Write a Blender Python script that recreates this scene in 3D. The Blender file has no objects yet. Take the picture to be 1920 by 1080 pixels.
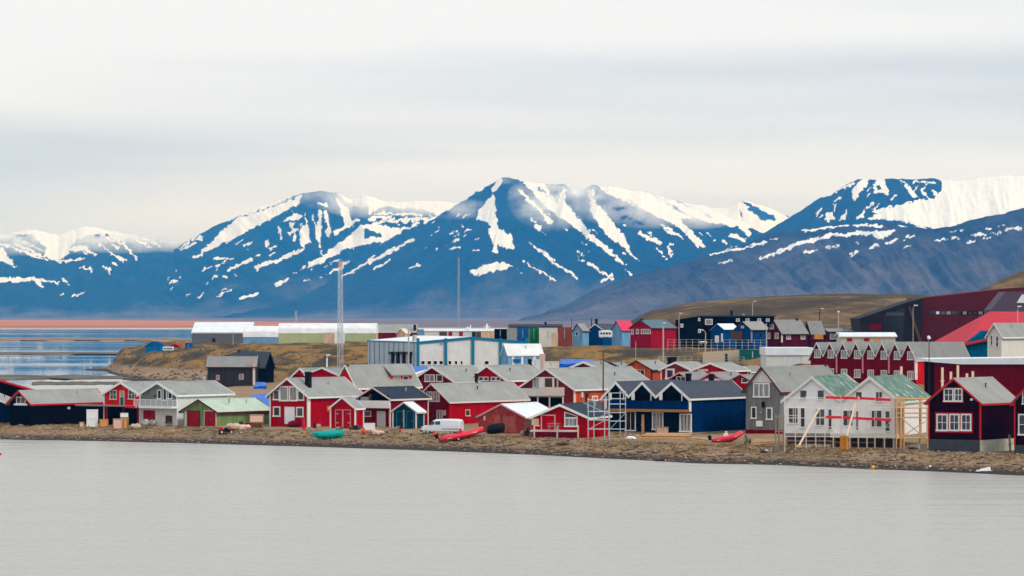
import bpy, bmesh, math, random
import numpy as np
from mathutils import Vector, Matrix

# ---------------------------------------------------------------- camera, sky, sun, exposure
F, CAM_H, HOR = 7166.0, 17.0, 590.0 
DS = 2.0      # distances below were paced at half scale 
#         # focal length in photo pixels, eye height (m), horizon row
sc = bpy.context.scene
cam_data = bpy.data.cameras.new('camera'); cam = bpy.data.objects.new('camera', cam_data)
sc.collection.objects.link(cam); sc.camera = cam
cam.location = (0, 0, CAM_H); cam.rotation_euler = (math.radians(90), 0, 0)
cam_data.sensor_width = 36; cam_data.lens = F / 1920 * 36
cam_data.shift_y = (HOR - 540) / 1920
cam_data.clip_start = 1; cam_data.clip_end = 90000
SUN_EL, SUN_AZ = math.radians(38), math.radians(122)      # azimuth from +Y towards +X: behind the camera, to the right
world = bpy.data.worlds.new('World'); sc.world = world; world.use_nodes = True
wt = world.node_tree; wt.nodes.clear()
def wn(t, **k):
    n = wt.nodes.new(t)
    for a, b in k.items(): setattr(n, a, b)
    return n
sky = wn('ShaderNodeTexSky', sky_type='NISHITA', sun_disc=False, sun_elevation=SUN_EL, sun_rotation=SUN_AZ)
bg_sky = wn('ShaderNodeBackground'); bg_sky.inputs[1].default_value = 0.06
wt.links.new(sky.outputs[0], bg_sky.inputs[0])
tc = wn('ShaderNodeTexCoord'); mp = wn('ShaderNodeMapping'); mp.inputs['Scale'].default_value = (3.5, 3.5, 34.0)
mp.inputs['Rotation'].default_value = (math.radians(2.5), math.radians(-3.5), 0)
nz = wn('ShaderNodeTexNoise'); nz.inputs['Scale'].default_value = 1.0; nz.inputs['Detail'].default_value = 5; nz.inputs['Roughness'].default_value = 0.42
nz.inputs['Distortion'].default_value = 0.35
cr = wn('ShaderNodeValToRGB')
cr.color_ramp.elements[0].position = 0.46; cr.color_ramp.elements[0].color = (0.57, 0.65, 0.755, 1)
cr.color_ramp.elements[1].position = 0.68; cr.color_ramp.elements[1].color = (0.86, 0.905, 0.965, 1)
bg_cl = wn('ShaderNodeBackground'); bg_cl.inputs[1].default_value = 1.12
mx = wn('ShaderNodeMixShader'); mx.inputs[0].default_value = 0.94
wo = wn('ShaderNodeOutputWorld')
wt.links.new(tc.outputs['Generated'], mp.inputs[0]); wt.links.new(mp.outputs[0], nz.inputs['Vector'])

sep = wn('ShaderNodeSeparateXYZ'); wt.links.new(tc.outputs['Generated'], sep.inputs[0])      # stratus layer: a greyer deck a few degrees up, all round
bd = wn('ShaderNodeValToRGB'); e = bd.color_ramp.elements
while len(e) < 6: e.new(0.5)
for q, (ps, vv) in zip(e, ((0.0, .8), (0.030, .62), (0.042, .34), (0.052, .40), (0.075, .82), (0.16, .9))): q.position = ps; q.color = (vv, vv, vv, 1)
wt.links.new(sep.outputs[2], bd.inputs[0])
m1 = wn('ShaderNodeMath', operation='MULTIPLY'); m1.inputs[1].default_value = 0.8; m2 = wn('ShaderNodeMath', operation='MULTIPLY_ADD'); m2.inputs[1].default_value = 0.30
wt.links.new(nz.outputs[0], m1.inputs[0]); wt.links.new(bd.outputs[0], m2.inputs[0]); wt.links.new(m1.outputs[0], m2.inputs[2]); wt.links.new(m2.outputs[0], cr.inputs[0])

hz = wn('ShaderNodeValToRGB'); e = hz.color_ramp.elements; e[0].position = 0.015; e[0].color = (0.955, 1.0, 1.10, 1); e[1].position = 0.085; e[1].color = (1, 1, 1, 1); wt.links.new(sep.outputs[2], hz.inputs[0])
mul = wn('ShaderNodeMix', data_type='RGBA', blend_type='MULTIPLY'); mul.inputs[0].default_value = 1.0; wt.links.new(cr.outputs[0], mul.inputs[6]); wt.links.new(hz.outputs[0], mul.inputs[7])
wt.links.new(mul.outputs[2], bg_cl.inputs[0])
wt.links.new(bg_sky.outputs[0], mx.inputs[1]); wt.links.new(bg_cl.outputs[0], mx.inputs[2]); wt.links.new(mx.outputs[0], wo.inputs[0])
sl = bpy.data.lights.new('sun', 'SUN'); sl.energy = 1.5; sl.angle = math.radians(12); sl.color = (1.0, 0.96, 0.9)
sun = bpy.data.objects.new('sun', sl); sc.collection.objects.link(sun)
sun.rotation_euler = (math.radians(90) - SUN_EL, 0, math.pi - SUN_AZ)
vs = sc.view_settings
sc.display_settings.display_device = 'sRGB'; vs.view_transform = 'Standard'; vs.look = 'None'; vs.exposure = 0.0; vs.gamma = 1.0
vs.use_curve_mapping = False
cy = sc.cycles
cy.use_denoising = True; cy.max_bounces = 6; cy.diffuse_bounces = 3; cy.glossy_bounces = 3; cy.volume_bounces = 2
cy.transparent_max_bounces = 12; cy.caustics_reflective = False; cy.caustics_refractive = False

# ---------------------------------------------------------------- helpers
rng = random.Random(7)
COL = sc.collection
def W(px, py, Y): return Vector(((px - 960) / F * Y, Y, CAM_H - (py - HOR) / F * Y))
def WZ(px, Y, z): return Vector(((px - 960) / F * Y, Y, z))
def Yg(py, z=1.5): return (CAM_H - z) * F / (py - HOR)
def Zp(py, Y): return CAM_H - (py - HOR) / F * Y

def put(o, parent=None, **p):
    COL.objects.link(o)
    if parent is not None: o.parent = parent
    for k, v in p.items(): o[k] = v
    return o
def empty(name, loc=(0, 0, 0), rz=0.0, label=None, category=None, group=None):
    o = bpy.data.objects.new(name, None); o.empty_display_size = 0.2
    put(o); o.location = loc; o.rotation_euler = (0, 0, rz)
    tag(o, label, category, group); return o
def tag(o, label=None, category=None, group=None, kind=None):
    for k, v in (('label', label), ('category', category), ('group', group), ('kind', kind)):
        if v: o[k] = v
    return o
def mesh_np(name, V, Fq, mat, parent=None, smooth=False, attrs=None):
    me = bpy.data.meshes.new(name)
    me.from_pydata(V.tolist() if isinstance(V, np.ndarray) else V, [], Fq.tolist() if isinstance(Fq, np.ndarray) else Fq)
    for k, a in (attrs or {}).items():
        at = me.attributes.new(k, 'FLOAT', 'POINT'); at.data.foreach_set('value', np.asarray(a, dtype=np.float32).ravel())
    me.materials.append(mat)
    if smooth: me.polygons.foreach_set('use_smooth', [True] * len(me.polygons))
    me.update()
    return put(bpy.data.objects.new(name, me), parent)

class MB:
    """collects shapes, then links them as one mesh object"""
    def __init__(s): s.v = []; s.f = []
    def poly(s, pts, idx):
        n = len(s.v); s.v += [tuple(p) for p in pts]; s.f += [tuple(n + i for i in q) for q in idx]; return s
    BOXF = ((0, 3, 2, 1), (4, 5, 6, 7), (0, 1, 5, 4), (1, 2, 6, 5), (2, 3, 7, 6), (3, 0, 4, 7))
    def hexa(s, p): return s.poly(p, s.BOXF)
    def box(s, x0, x1, y0, y1, z0, z1):
        return s.hexa([(x0, y0, z0), (x1, y0, z0), (x1, y1, z0), (x0, y1, z0), (x0, y0, z1), (x1, y0, z1), (x1, y1, z1), (x0, y1, z1)])
    def fbox(s, M, a0, a1, z0, z1, d0, d1):        # a box laid on a facade through the map M(a, z, d)
        return s.hexa([M(a, z, d) for z in (z0, z1) for a, d in ((a0, d0), (a1, d0), (a1, d1), (a0, d1))])
    def bar(s, p, q, w, h=None, up=(0, 0, 1)):
        p, q = Vector(p), Vector(q); h = h or w; d = (q - p).normalized(); up = Vector(up)
        if abs(d.dot(up)) > 0.97: up = Vector((1, 0, 0))
        a = d.cross(up).normalized() * w / 2; b = a.cross(d).normalized() * h / 2
        return s.hexa([p - a - b, p + a - b, p + a + b, p - a + b, q - a - b, q + a - b, q + a + b, q - a + b])
    def tube(s, pts, r, n=8, cap=True):
        pts = [Vector(p) for p in pts]; rs = r if isinstance(r, (list, tuple)) else [r] * len(pts); rings = []
        for i, p in enumerate(pts):
            d = (pts[min(i + 1, len(pts) - 1)] - pts[max(i - 1, 0)]).normalized()
            u = Vector((0, 0, 1)) if abs(d.z) < 0.95 else Vector((1, 0, 0))
            a = d.cross(u).normalized(); b = a.cross(d)
            k = len(s.v); rings.append(k)
            s.v += [tuple(p + (a * math.cos(t) + b * math.sin(t)) * rs[i]) for t in (2 * math.pi * j / n for j in range(n))]
        for k, l in zip(rings, rings[1:]):
            s.f += [(k + j, k + (j + 1) % n, l + (j + 1) % n, l + j) for j in range(n)]
        if cap: s.f += [tuple(rings[0] + j for j in range(n))[::-1], tuple(rings[-1] + j for j in range(n))]
        return s
    def prism(s, pts, M, d0, d1):                  # outline of (a, z) extruded along the facade normal
        n = len(pts); return s.poly([M(a, z, d0) for a, z in pts] + [M(a, z, d1) for a, z in pts],
            [tuple(range(n))[::-1], tuple(range(n, 2 * n))] + [(i, (i + 1) % n, n + (i + 1) % n, n + i) for i in range(n)])
    def lathe(s, prof, c=(0, 0, 0), n=12):
        c = Vector(c); k = len(s.v); m = len(prof)
        for r, z in prof: s.v += [(c.x + r * math.cos(2 * math.pi * j / n), c.y + r * math.sin(2 * math.pi * j / n), c.z + z) for j in range(n)]
        for i in range(m - 1): s.f += [(k + i * n + j, k + i * n + (j + 1) % n, k + (i + 1) * n + (j + 1) % n, k + (i + 1) * n + j) for j in range(n)]
        s.f += [tuple(k + j for j in range(n))[::-1], tuple(k + (m - 1) * n + j for j in range(n))]; return s
    def build(s, name, mat, parent=None, smooth=False, bevel=0.0, **p):
        me = bpy.data.meshes.new(name); me.from_pydata([tuple(v) for v in s.v], [], s.f)
        bm = bmesh.new(); bm.from_mesh(me); bmesh.ops.recalc_face_normals(bm, faces=bm.faces)
        if bevel: bmesh.ops.bevel(bm, geom=list(bm.edges), offset=bevel, segments=1, affect='EDGES', clamp_overlap=True)
        bm.to_mesh(me); bm.free()
        me.materials.append(M_[mat] if isinstance(mat, str) else mat)
        if smooth: me.polygons.foreach_set('use_smooth', [True] * len(me.polygons))
        return put(bpy.data.objects.new(name, me), parent, **p)
def copy_tree(o, parent=None):
    c = o.copy(); COL.objects.link(c); c.parent = parent
    for ch in list(o.children): copy_tree(ch, c)
    return c

# ---- numpy noise
_tab = np.random.RandomState(3).rand(256, 256)
def vnoise(x, y):
    xi = np.floor(x).astype(int); yi = np.floor(y).astype(int); fx = x - xi; fy = y - yi
    fx = fx * fx * (3 - 2 * fx); fy = fy * fy * (3 - 2 * fy); g = lambda a, b: _tab[a % 256, b % 256]
    return (g(xi, yi) * (1 - fx) + g(xi + 1, yi) * fx) * (1 - fy) + (g(xi, yi + 1) * (1 - fx) + g(xi + 1, yi + 1) * fx) * fy
def fbm(x, y, o=4, gain=0.5):
    s = 0; a = 1; t = 0
    for i in range(o): s = s + a * vnoise(x * 2 ** i + 17 * i, y * 2 ** i + 31 * i); t += a; a *= gain
    return s / t
def ridged(x, y, o=4, gain=0.5):
    s = 0; a = 1; t = 0
    for i in range(o): s = s + a * (1 - np.abs(2 * vnoise(x * 2 ** i + 13 * i, y * 2 ** i + 7 * i) - 1)); t += a; a *= gain
    return s / t
def grid_faces(nr, nc):
    i = np.arange(nr - 1)[:, None] * nc + np.arange(nc - 1)[None]
    return np.stack([i, i + 1, i + nc + 1, i + nc], -1).reshape(-1, 4)

# ---------------------------------------------------------------- materials
M_ = {}
class NT:
    def __init__(s, name):
        s.m = bpy.data.materials.new(name); s.m.use_nodes = True; s.t = s.m.node_tree; s.b = s.t.nodes['Principled BSDF']; M_[name] = s.m
        s.b.inputs['Specular IOR Level'].default_value = 0.15
    def n(s, t, **k):
        n = s.t.nodes.new(t)
        for a, b in k.items():
            if a in n.inputs: n.inputs[a].default_value = b
            else: setattr(n, a, b)
        return n
    def l(s, a, b): s.t.links.new(a, b)
    def noise(s, vec, scale, detail=4, rough=0.55):
        n = s.n('ShaderNodeTexNoise'); n.inputs['Scale'].default_value = scale; n.inputs['Detail'].default_value = detail; n.inputs['Roughness'].default_value = rough
        if vec is not None: s.l(vec, n.inputs['Vector'])
        return n.outputs[0]
    def coord(s, kind='Object', scale=None):
        c = s.n('ShaderNodeTexCoord').outputs[kind]
        if scale:
            m = s.n('ShaderNodeMapping'); m.inputs['Scale'].default_value = scale; s.l(c, m.inputs[0]); c = m.outputs[0]
        return c
    def ramp(s, fac, stops):
        r = s.n('ShaderNodeValToRGB'); e = r.color_ramp.elements
        while len(e) < len(stops): e.new(0.5)
        for q, (p, c) in zip(e, stops): q.position = p; q.color = (*c, 1) if len(c) == 3 else c
        s.l(fac, r.inputs[0]); return r.outputs[0]
    def mix(s, fac, a, b, mode='MIX'):
        m = s.n('ShaderNodeMix'); m.data_type = 'RGBA'; m.blend_type = mode
        for v, i in ((fac, 0), (a, 6), (b, 7)):
            if isinstance(v, (int, float)): m.inputs[i].default_value = v
            elif isinstance(v, tuple): m.inputs[i].default_value = (*v, 1)
            else: s.l(v, m.inputs[i])
        return m.outputs[2]
    def math(s, op, a, b=0.0):
        m = s.n('ShaderNodeMath'); m.operation = op
        for v, i in ((a, 0), (b, 1)):
            if isinstance(v, (int, float)): m.inputs[i].default_value = v
            else: s.l(v, m.inputs[i])
        return m.outputs[0]
    def bump(s, h, strength=0.3, dist=0.02):
        b = s.n('ShaderNodeBump'); b.inputs['Strength'].default_value = strength; b.inputs['Distance'].default_value = dist
        s.l(h, b.inputs['Height']); s.l(b.outputs[0], s.b.inputs['Normal'])
    def col(s, c):
        if isinstance(c, tuple): s.b.inputs['Base Color'].default_value = (*c, 1)
        else: s.l(c, s.b.inputs['Base Color'])
    def rough(s, r): s.b.inputs['Roughness'].default_value = r
def srgb(r, g, b): return tuple(((c / 255 + 0.055) / 1.055) ** 2.4 if c > 10 else c / 255 / 12.92 for c in (r, g, b))

def boards(name, c, var=0.18, horiz=False, pitch=0.26, rough=0.7, worn=0.0):
    """painted timber cladding: board relief, slight board-to-board tone, weather stains"""
    k = NT(name); v = k.coord()
    w = k.n('ShaderNodeTexWave'); w.wave_type = 'BANDS'; w.bands_direction = 'Z' if horiz else 'DIAGONAL'; w.wave_profile = 'SAW'
    s = 1 / pitch / (6.2832 / 20) * 1.0
    m = k.n('ShaderNodeMapping'); m.inputs['Scale'].default_value = (1, 1, 1) if horiz else (1, 1, 0.0); k.l(v, m.inputs[0]); k.l(m.outputs[0], w.inputs[0])
    w.inputs['Scale'].default_value = 1 / pitch * 0.31416 * (1 if horiz else 1.732)
    st = k.noise(k.coord(scale=(1.5, 1.5, 0.25)), 1.3, 5)
    big = k.noise(v, 0.35, 3)
    dk = tuple(x * (1 - var * 1.6) for x in c); lt = tuple(min(1, x * (1 + var)) for x in c)
    base = k.mix(k.ramp(st, [(0.35, (0, 0, 0)), (0.68, (1, 1, 1))]), dk, lt)
    if worn: base = k.mix(k.math('MULTIPLY', k.ramp(k.noise(v, 2.6, 6, 0.7), [(0.5, (0, 0, 0)), (0.66, (1, 1, 1))]), worn), base, (0.30, 0.24, 0.2))
    base = k.mix(k.math('MULTIPLY', big, 0.25), base, tuple(x * 0.6 for x in c))
    base = k.mix(k.ramp(w.outputs[0], [(0.0, (0.5, 0.5, 0.5)), (0.16, (0, 0, 0))]), base, tuple(x * 0.45 for x in c))
    k.b.inputs['Specular IOR Level'].default_value = 0.0; k.col(base); k.rough(rough); k.bump(w.outputs[0], 0.5, 0.02); return k.m
def plain(name, c, var=0.12, scale=2.0, rough=0.6, metal=0.0, bump=0.0, spec=0.12):
    k = NT(name); v = k.coord(); n = k.noise(v, scale, 5, 0.6)
    k.col(k.mix(k.ramp(n, [(0.3, (0, 0, 0)), (0.7, (1, 1, 1))]), tuple(x * (1 - var) for x in c), tuple(min(1, x * (1 + var)) for x in c)))
    k.rough(rough); k.b.inputs['Metallic'].default_value = metal; k.b.inputs['Specular IOR Level'].default_value = spec
    if bump: k.bump(n, bump, 0.03)
    return k.m
def roofing(name, c, seam=0.0, rough=0.75):
    """felt or sheet roof: streaks down the slope, patchy weathering, optional seams"""
    k = NT(name); v = k.coord()
    n1 = k.noise(v, 0.45, 4); n2 = k.noise(k.coord(scale=(0.6, 3.0, 0.6)), 1.6, 5); n3 = k.noise(v, 14, 3)
    a = k.mix(k.ramp(n1, [(0.3, (0, 0, 0)), (0.72, (1, 1, 1))]), tuple(x * 0.84 for x in c), tuple(min(1, x * 1.12) for x in c))
    a = k.mix(k.math('MULTIPLY', n2, 0.28), a, tuple(x * 0.68 for x in c)); a = k.mix(k.math('MULTIPLY', n3, 0.15), a, tuple(min(1, x * 1.3) for x in c))
    w = k.n('ShaderNodeTexWave'); w.bands_direction = 'Y'; w.wave_profile = 'SAW'; w.inputs['Scale'].default_value = 0.31416 / (seam or 1.0); k.l(v, w.inputs[0])
    a = k.mix(k.ramp(w.outputs[0], [(0.0, (0.32, 0.32, 0.32)), (0.1, (0, 0, 0))]), a, tuple(x * 0.55 for x in c))
    st = k.ramp(k.noise(k.coord(scale=(0.5, 2.2, 0.5)), 1.1, 6, 0.7), [(0.56, (0, 0, 0)), (0.72, (0.5, 0.5, 0.5))]); a = k.mix(st, a, (c[0] * 0.62, c[1] * 0.56, c[2] * 0.46))
    k.col(a); k.rough(rough); k.bump(k.mix(0.25, w.outputs[0], n3), 0.4, 0.03); return k.m

# ---------------------------------------------------------------- water, shore, flats, hill, mountains, haze
k = NT('sea_water'); v = k.coord(scale=(0.55, 1.0, 1.0)); n1 = k.noise(v, 0.9, 4, 0.6); n2 = k.noise(v, 0.035, 3)
k.col((0.43, 0.41, 0.36)); k.rough(0.28); k.b.inputs['IOR'].default_value = 1.333; k.b.inputs['Specular IOR Level'].default_value = 0.5
n3 = k.noise(k.coord(scale=(0.4, 1.0, 1.0)), 0.28, 4, 0.6); wind = k.noise(k.coord(scale=(0.16, 1.0, 1.0)), 0.22, 4, 0.6)
k.l(k.ramp(wind, [(0.38, (0.2, 0.2, 0.2)), (0.62, (0.32, 0.32, 0.32))]), k.b.inputs['Roughness'])
k.bump(k.math('ADD', k.math('MULTIPLY', k.noise(k.coord(scale=(0.5, 1.0, 1.0)), 1.5, 5, 0.65), 0.9), k.math('ADD', n2, k.math('MULTIPLY', n3, 1.7))), 0.85, 0.5)

k = NT('shore_ground'); v = k.coord(); pz = k.n('ShaderNodeSeparateXYZ'); k.l(v, pz.inputs[0]); z = pz.outputs[2]
big = k.noise(v, 0.06, 5, 0.6); mid = k.noise(v, 0.5, 6, 0.65); fine = k.noise(v, 5.0, 6, 0.75)
gravel = k.ramp(fine, [(0.3, (0.13, 0.076, 0.038)), (0.5, (0.36, 0.225, 0.12)), (0.68, (0.62, 0.45, 0.30))])
gravel = k.mix(k.ramp(mid, [(0.42, (0, 0, 0)), (0.62, (0.75, 0.75, 0.75))]), gravel, (0.22, 0.13, 0.06))
gravel = k.mix(k.ramp(big, [(0.48, (0, 0, 0)), (0.6, (0.55, 0.55, 0.55))]), gravel, (0.20, 0.16, 0.07))
wet = k.ramp(k.math('ADD', z, k.math('MULTIPLY', k.math('SUBTRACT', mid, 0.5), 0.5)), [(0.32, (1, 1, 1)), (0.72, (0, 0, 0))])
gravel = k.mix(wet, gravel, (0.045, 0.035, 0.028))
tund = k.ramp(k.noise(k.coord(scale=(1.0, 0.45, 1.6)), 0.09, 6, 0.66), [(0.40, (0.030, 0.024, 0.011)), (0.48, (0.10, 0.066, 0.022)), (0.54, (0.36, 0.17, 0.018)), (0.6, (0.28, 0.16, 0.05)), (0.67, (0.06, 0.05, 0.02))])
tund = k.mix(k.ramp(fine, [(0.4, (0, 0, 0)), (0.62, (0.5, 0.5, 0.5))]), tund, (0.09, 0.065, 0.03))
k.col(k.mix(k.ramp(k.math('MULTIPLY', k.math('ADD', z, k.math('MULTIPLY', mid, 1.5)), 0.1), [(0.29, (0, 0, 0)), (0.36, (1, 1, 1))]), gravel, tund))
k.rough(0.9); k.bump(k.math('ADD', fine, k.math('MULTIPLY', mid, 1.5)), 0.8, 0.12)

k = NT('tundra_flat'); v = k.coord(scale=(0.25, 1, 1)); n = k.noise(v, 0.0035, 5, 0.6); n2 = k.noise(v, 0.02, 4)
c = k.ramp(n, [(0.3, (0.30, 0.12, 0.06)), (0.5, (0.58, 0.19, 0.05)), (0.62, (0.64, 0.25, 0.09)), (0.75, (0.42, 0.2, 0.1))])
k.col(k.mix(k.math('MULTIPLY', n2, 0.35), c, (0.14, 0.10, 0.08))); k.rough(0.95)
k = NT('gravel_plain'); v = k.coord(scale=(0.3, 1, 1)); n = k.noise(v, 0.004, 5, 0.6); k.col(k.ramp(n, [(0.35, (0.10, 0.085, 0.085)), (0.55, (0.19, 0.135, 0.12)), (0.7, (0.24, 0.17, 0.14))])); k.rough(0.95)
k = NT('sandbank_soil'); v = k.coord(); n = k.noise(v, 0.02, 5); k.col(k.ramp(n, [(0.35, (0.16, 0.10, 0.05)), (0.6, (0.34, 0.19, 0.09)), (0.75, (0.4, 0.26, 0.15))])); k.rough(0.95)
k = NT('mud_spit'); v = k.coord(); n = k.noise(v, 0.08, 5); k.col(k.ramp(n, [(0.35, (0.06, 0.05, 0.03)), (0.6, (0.16, 0.13, 0.085)), (0.75, (0.22, 0.2, 0.15))])); k.rough(0.9)
k = NT('hill_tundra'); v = k.coord(scale=(1, 0.5, 2)); n = k.noise(v, 0.022, 6, 0.65); n2 = k.noise(v, 0.12, 5, 0.65)
c = k.ramp(n, [(0.4, (0.04, 0.026, 0.010)), (0.5, (0.11, 0.065, 0.022)), (0.57, (0.22, 0.13, 0.045)), (0.68, (0.30, 0.19, 0.08))])
k.col(k.mix(k.ramp(n2, [(0.42, (0, 0, 0)), (0.6, (0.75, 0.75, 0.75))]), c, (0.045, 0.03, 0.012))); k.rough(0.95); k.bump(n2, 0.5, 1.0)

k = NT('mountain_rock_and_snow'); a = k.n('ShaderNodeAttribute'); a.attribute_name = 'snow'; a2 = k.n('ShaderNodeAttribute'); a2.attribute_name = 'low'
v = k.coord(); n = k.noise(v, 0.0035, 6, 0.62); n2 = k.noise(v, 0.02, 6, 0.65); n4 = k.noise(v, 0.05, 5, 0.7)
rock = k.ramp(k.math('ADD', k.math('MULTIPLY', n, 0.6), k.math('MULTIPLY', n2, 0.4)), [(0.38, (0.002, 0.006, 0.012)), (0.52, (0.006, 0.013, 0.022)), (0.66, (0.018, 0.028, 0.038))])
scree = k.ramp(k.math('ADD', k.math('MULTIPLY', n, 0.65), k.math('MULTIPLY', n2, 0.35)), [(0.38, (0.045, 0.045, 0.05)), (0.5, (0.105, 0.09, 0.09)), (0.64, (0.165, 0.135, 0.125))])
base = k.mix(a2.outputs[2], rock, scree); a3 = k.n('ShaderNodeAttribute'); a3.attribute_name = 'mist_white'; base = k.mix(a3.outputs[2], base, (0.79, 0.85, 0.93))  # mist and low cloud on the ridges painted in as whitened rock
sm = k.math('ADD', a.outputs[2], k.math('ADD', k.math('MULTIPLY', k.math('SUBTRACT', n2, 0.5), 0.5), k.math('MULTIPLY', k.math('SUBTRACT', n4, 0.5), 0.75)))
k.col(k.mix(k.ramp(sm, [(0.42, (0, 0, 0)), (0.56, (1, 1, 1))]), base, (0.90, 0.94, 0.985))); k.rough(0.9); k.bump(k.math('ADD', n2, k.math('MULTIPLY', n, 1.5)), 0.55, 35)

R = 8900.0
MB().poly([(-R, -400, 0), (R, -400, 0), (R, 27400, 0), (-R, 27400, 0)], [(0, 1, 2, 3)]).build('sea', 'sea_water', kind='structure')
MB().poly([(-R, -450, -12), (R, -450, -12), (R, 27450, -12), (-R, 27450, -12)], [(0, 1, 2, 3)]).build('sea_bed', 'mud_spit', kind='structure')

k = NT('lagoon_water'); v = k.coord(scale=(0.12, 1.0, 1.0)); n1 = k.noise(k.coord(scale=(0.5, 1, 1)), 0.4, 4); n2 = k.noise(v, 0.012, 4, 0.6)
k.col((0.02, 0.045, 0.07)); k.b.inputs['IOR'].default_value = 1.333; k.b.inputs['Specular IOR Level'].default_value = 0.5
k.l(k.ramp(n2, [(0.4, (0.01, 0.01, 0.01)), (0.66, (0.1, 0.1, 0.1))]), k.b.inputs['Roughness']); k.bump(n1, 0.006, 0.4)
MB().poly([(-2500, 690, 0.012), (-115, 690, 0.012), (-115, 1250, 0.012), (600, 1900, 0.012), (1200, 4400, 0.012), (-2600, 4400, 0.012)], [(0, 1, 2, 3, 4, 5)]).build('lagoon', 'lagoon_water', kind='structure')
SHORE = [(-900, 806), (0, 824), (300, 830), (500, 835), (760, 843), (1000, 853), (1150, 861), (1300, 869), (1480, 873), (1620, 880), (1800, 886), (1920, 891), (2800, 915)]
sx = np.array([p[0] for p in SHORE], float); sy = (CAM_H * F) / (np.array([p[1] for p in SHORE], float) - HOR)
# ground profiles behind the beach: for a bearing (photo column) a list of (distance, height)
PROF = {-900: [(275, 1.6), (296, 1.5), (318, -0.8), (330, -2), (900, -3)],
        60: [(275, 1.6), (300, 1.5), (322, -0.8), (335, -2), (900, -3)],
        195: [(272, 1.6), (310, 1.6), (345, 0.4), (380, -1.5), (520, -1.5), (566, -0.6), (590, 0.6), (620, -2), (900, -3)],
        235: [(272, 1.6), (330, 1.6), (370, 0.5), (420, -0.5), (480, -0.2), (535, 0.6), (556, 3.4), (585, 5.4), (660, 5.5), (720, -1), (900, -3)],
        300: [(270, 1.6), (340, 1.7), (420, 0.6), (480, 0.25), (515, 1.0), (545, 5.8), (580, 6.5), (660, 6.6), (740, 1), (900, -3)],
        380: [(268, 1.6), (350, 1.9), (420, 1.6), (470, 1.5), (505, 2.6), (540, 7.0), (600, 7.4), (680, 7), (760, 1), (900, -3)],
        520: [(262, 1.6), (380, 2.0), (412, 2.2), (430, 4.2), (478, 9.2), (560, 9.2), (700, 8.6), (790, 1), (900, -3)],
        690: [(258, 1.6), (370, 2.2), (405, 2.6), (425, 4.6), (470, 9.6), (560, 9.6), (700, 9.2), (800, 1), (900, -3)],
        1000: [(250, 1.6), (340, 2.2), (375, 4.6), (402, 5.2), (446, 10.9), (520, 11), (700, 10), (820, 1), (900, -3)],
        1200: [(240, 1.6), (335, 2.2), (370, 5.0), (396, 5.6), (438, 11.0), (520, 11.2), (700, 11), (820, 2), (900, -2)],
        1400: [(232, 1.6), (335, 2.3), (360, 6.4), (385, 7.2), (420, 10.4), (470, 11.2), (520, 12), (700, 12), (820, 2), (900, -2)],
        1520: [(226, 1.6), (270, 2.0), (300, 4.0), (330, 7.0), (350, 7.8), (395, 9.6), (450, 11.6), (700, 14), (900, 4)],
        1750: [(222, 1.6), (262, 2.2), (300, 4.2), (330, 6.0), (400, 9.6), (450, 11.5), (700, 15), (900, 5)],
        2800: [(215, 1.6), (262, 2.2), (300, 4.2), (330, 6.0), (400, 10), (450, 11.5), (700, 15), (900, 5)]}
PK = sorted(PROF)
PROF = {a: [(y * DS, z) for y, z in b] for a, b in PROF.items()}
rowsY = np.concatenate([np.arange(370, 640, 1.6), np.arange(640, 1240, 5.0), np.arange(1240, 1810, 20.0)])
def prof_z(key):
    p = PROF[key]; return np.interp(rowsY, [q[0] for q in p], [q[1] for q in p])
PZ = np.array([prof_z(q) for q in PK])
cols = np.arange(-880, 2790, 8.0)
def smooth_cols(u):
    i = np.clip(np.searchsorted(PK, u) - 1, 0, len(PK) - 2); a = np.array(PK, float)[i]; b = np.array(PK, float)[i + 1]
    t = (u - a) / (b - a); t = t * t * (3 - 2 * t); return PZ[i] * (1 - t)[:, None] + PZ[i + 1] * t[:, None]
def terrain(u, raw=False):
    u = np.asarray(u, float); Z = smooth_cols(u); Ys = np.interp(u, sx, sy); Y = rowsY[None]
    X = (u[:, None] - 960) / F * Y
    Ys = Ys[:, None] + (fbm(X * 0.09, Y * 0 + 3.3, 3) - 0.5) * 5.0
    d = Y - Ys; sea = np.interp(d, [-90, -10, 0, 3, 7, 11.5, 16], [-6, -0.8, 0.0, 0.32, 0.75, 1.3, 9])
    nn = (fbm(X * 0.35, Y * 0.35, 4) - 0.5) * 0.35 * np.clip(d / 6, 0, 1) + (fbm(X * 0.045 + 9, Y * 0.045, 4) - 0.5) * np.interp(Z, [2.2, 5], [0, 1.6]) + (ridged(X * 0.05, Y * 0.03 + X * .03, 4) - .5) * np.interp(Z, [2.0, 3.5, 8, 9.3], [0, 3.4, 3.0, 0])
    wall = (d < 26) & (d > 9); nn = np.where(wall, nn * 0.55, nn)
    return X, np.broadcast_to(Y, X.shape), np.minimum(Z, sea) + nn
TX, TY, TZ = terrain(cols)
V = np.stack([TX, TY, TZ], -1).reshape(-1, 3)
g = mesh_np('shore', V, grid_faces(len(cols), len(rowsY)), M_['shore_ground'], smooth=True); tag(g, kind='structure')
def gz(x, Y):
    """height of the shore ground under a point"""
    u = 960 + x / Y * F; i = int(np.clip((u - cols[0]) / 8.0, 0, len(cols) - 2)); t = (u - cols[i]) / 8.0
    return float(np.interp(Y, rowsY, TZ[i] * (1 - t) + TZ[i + 1] * t))
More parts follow.
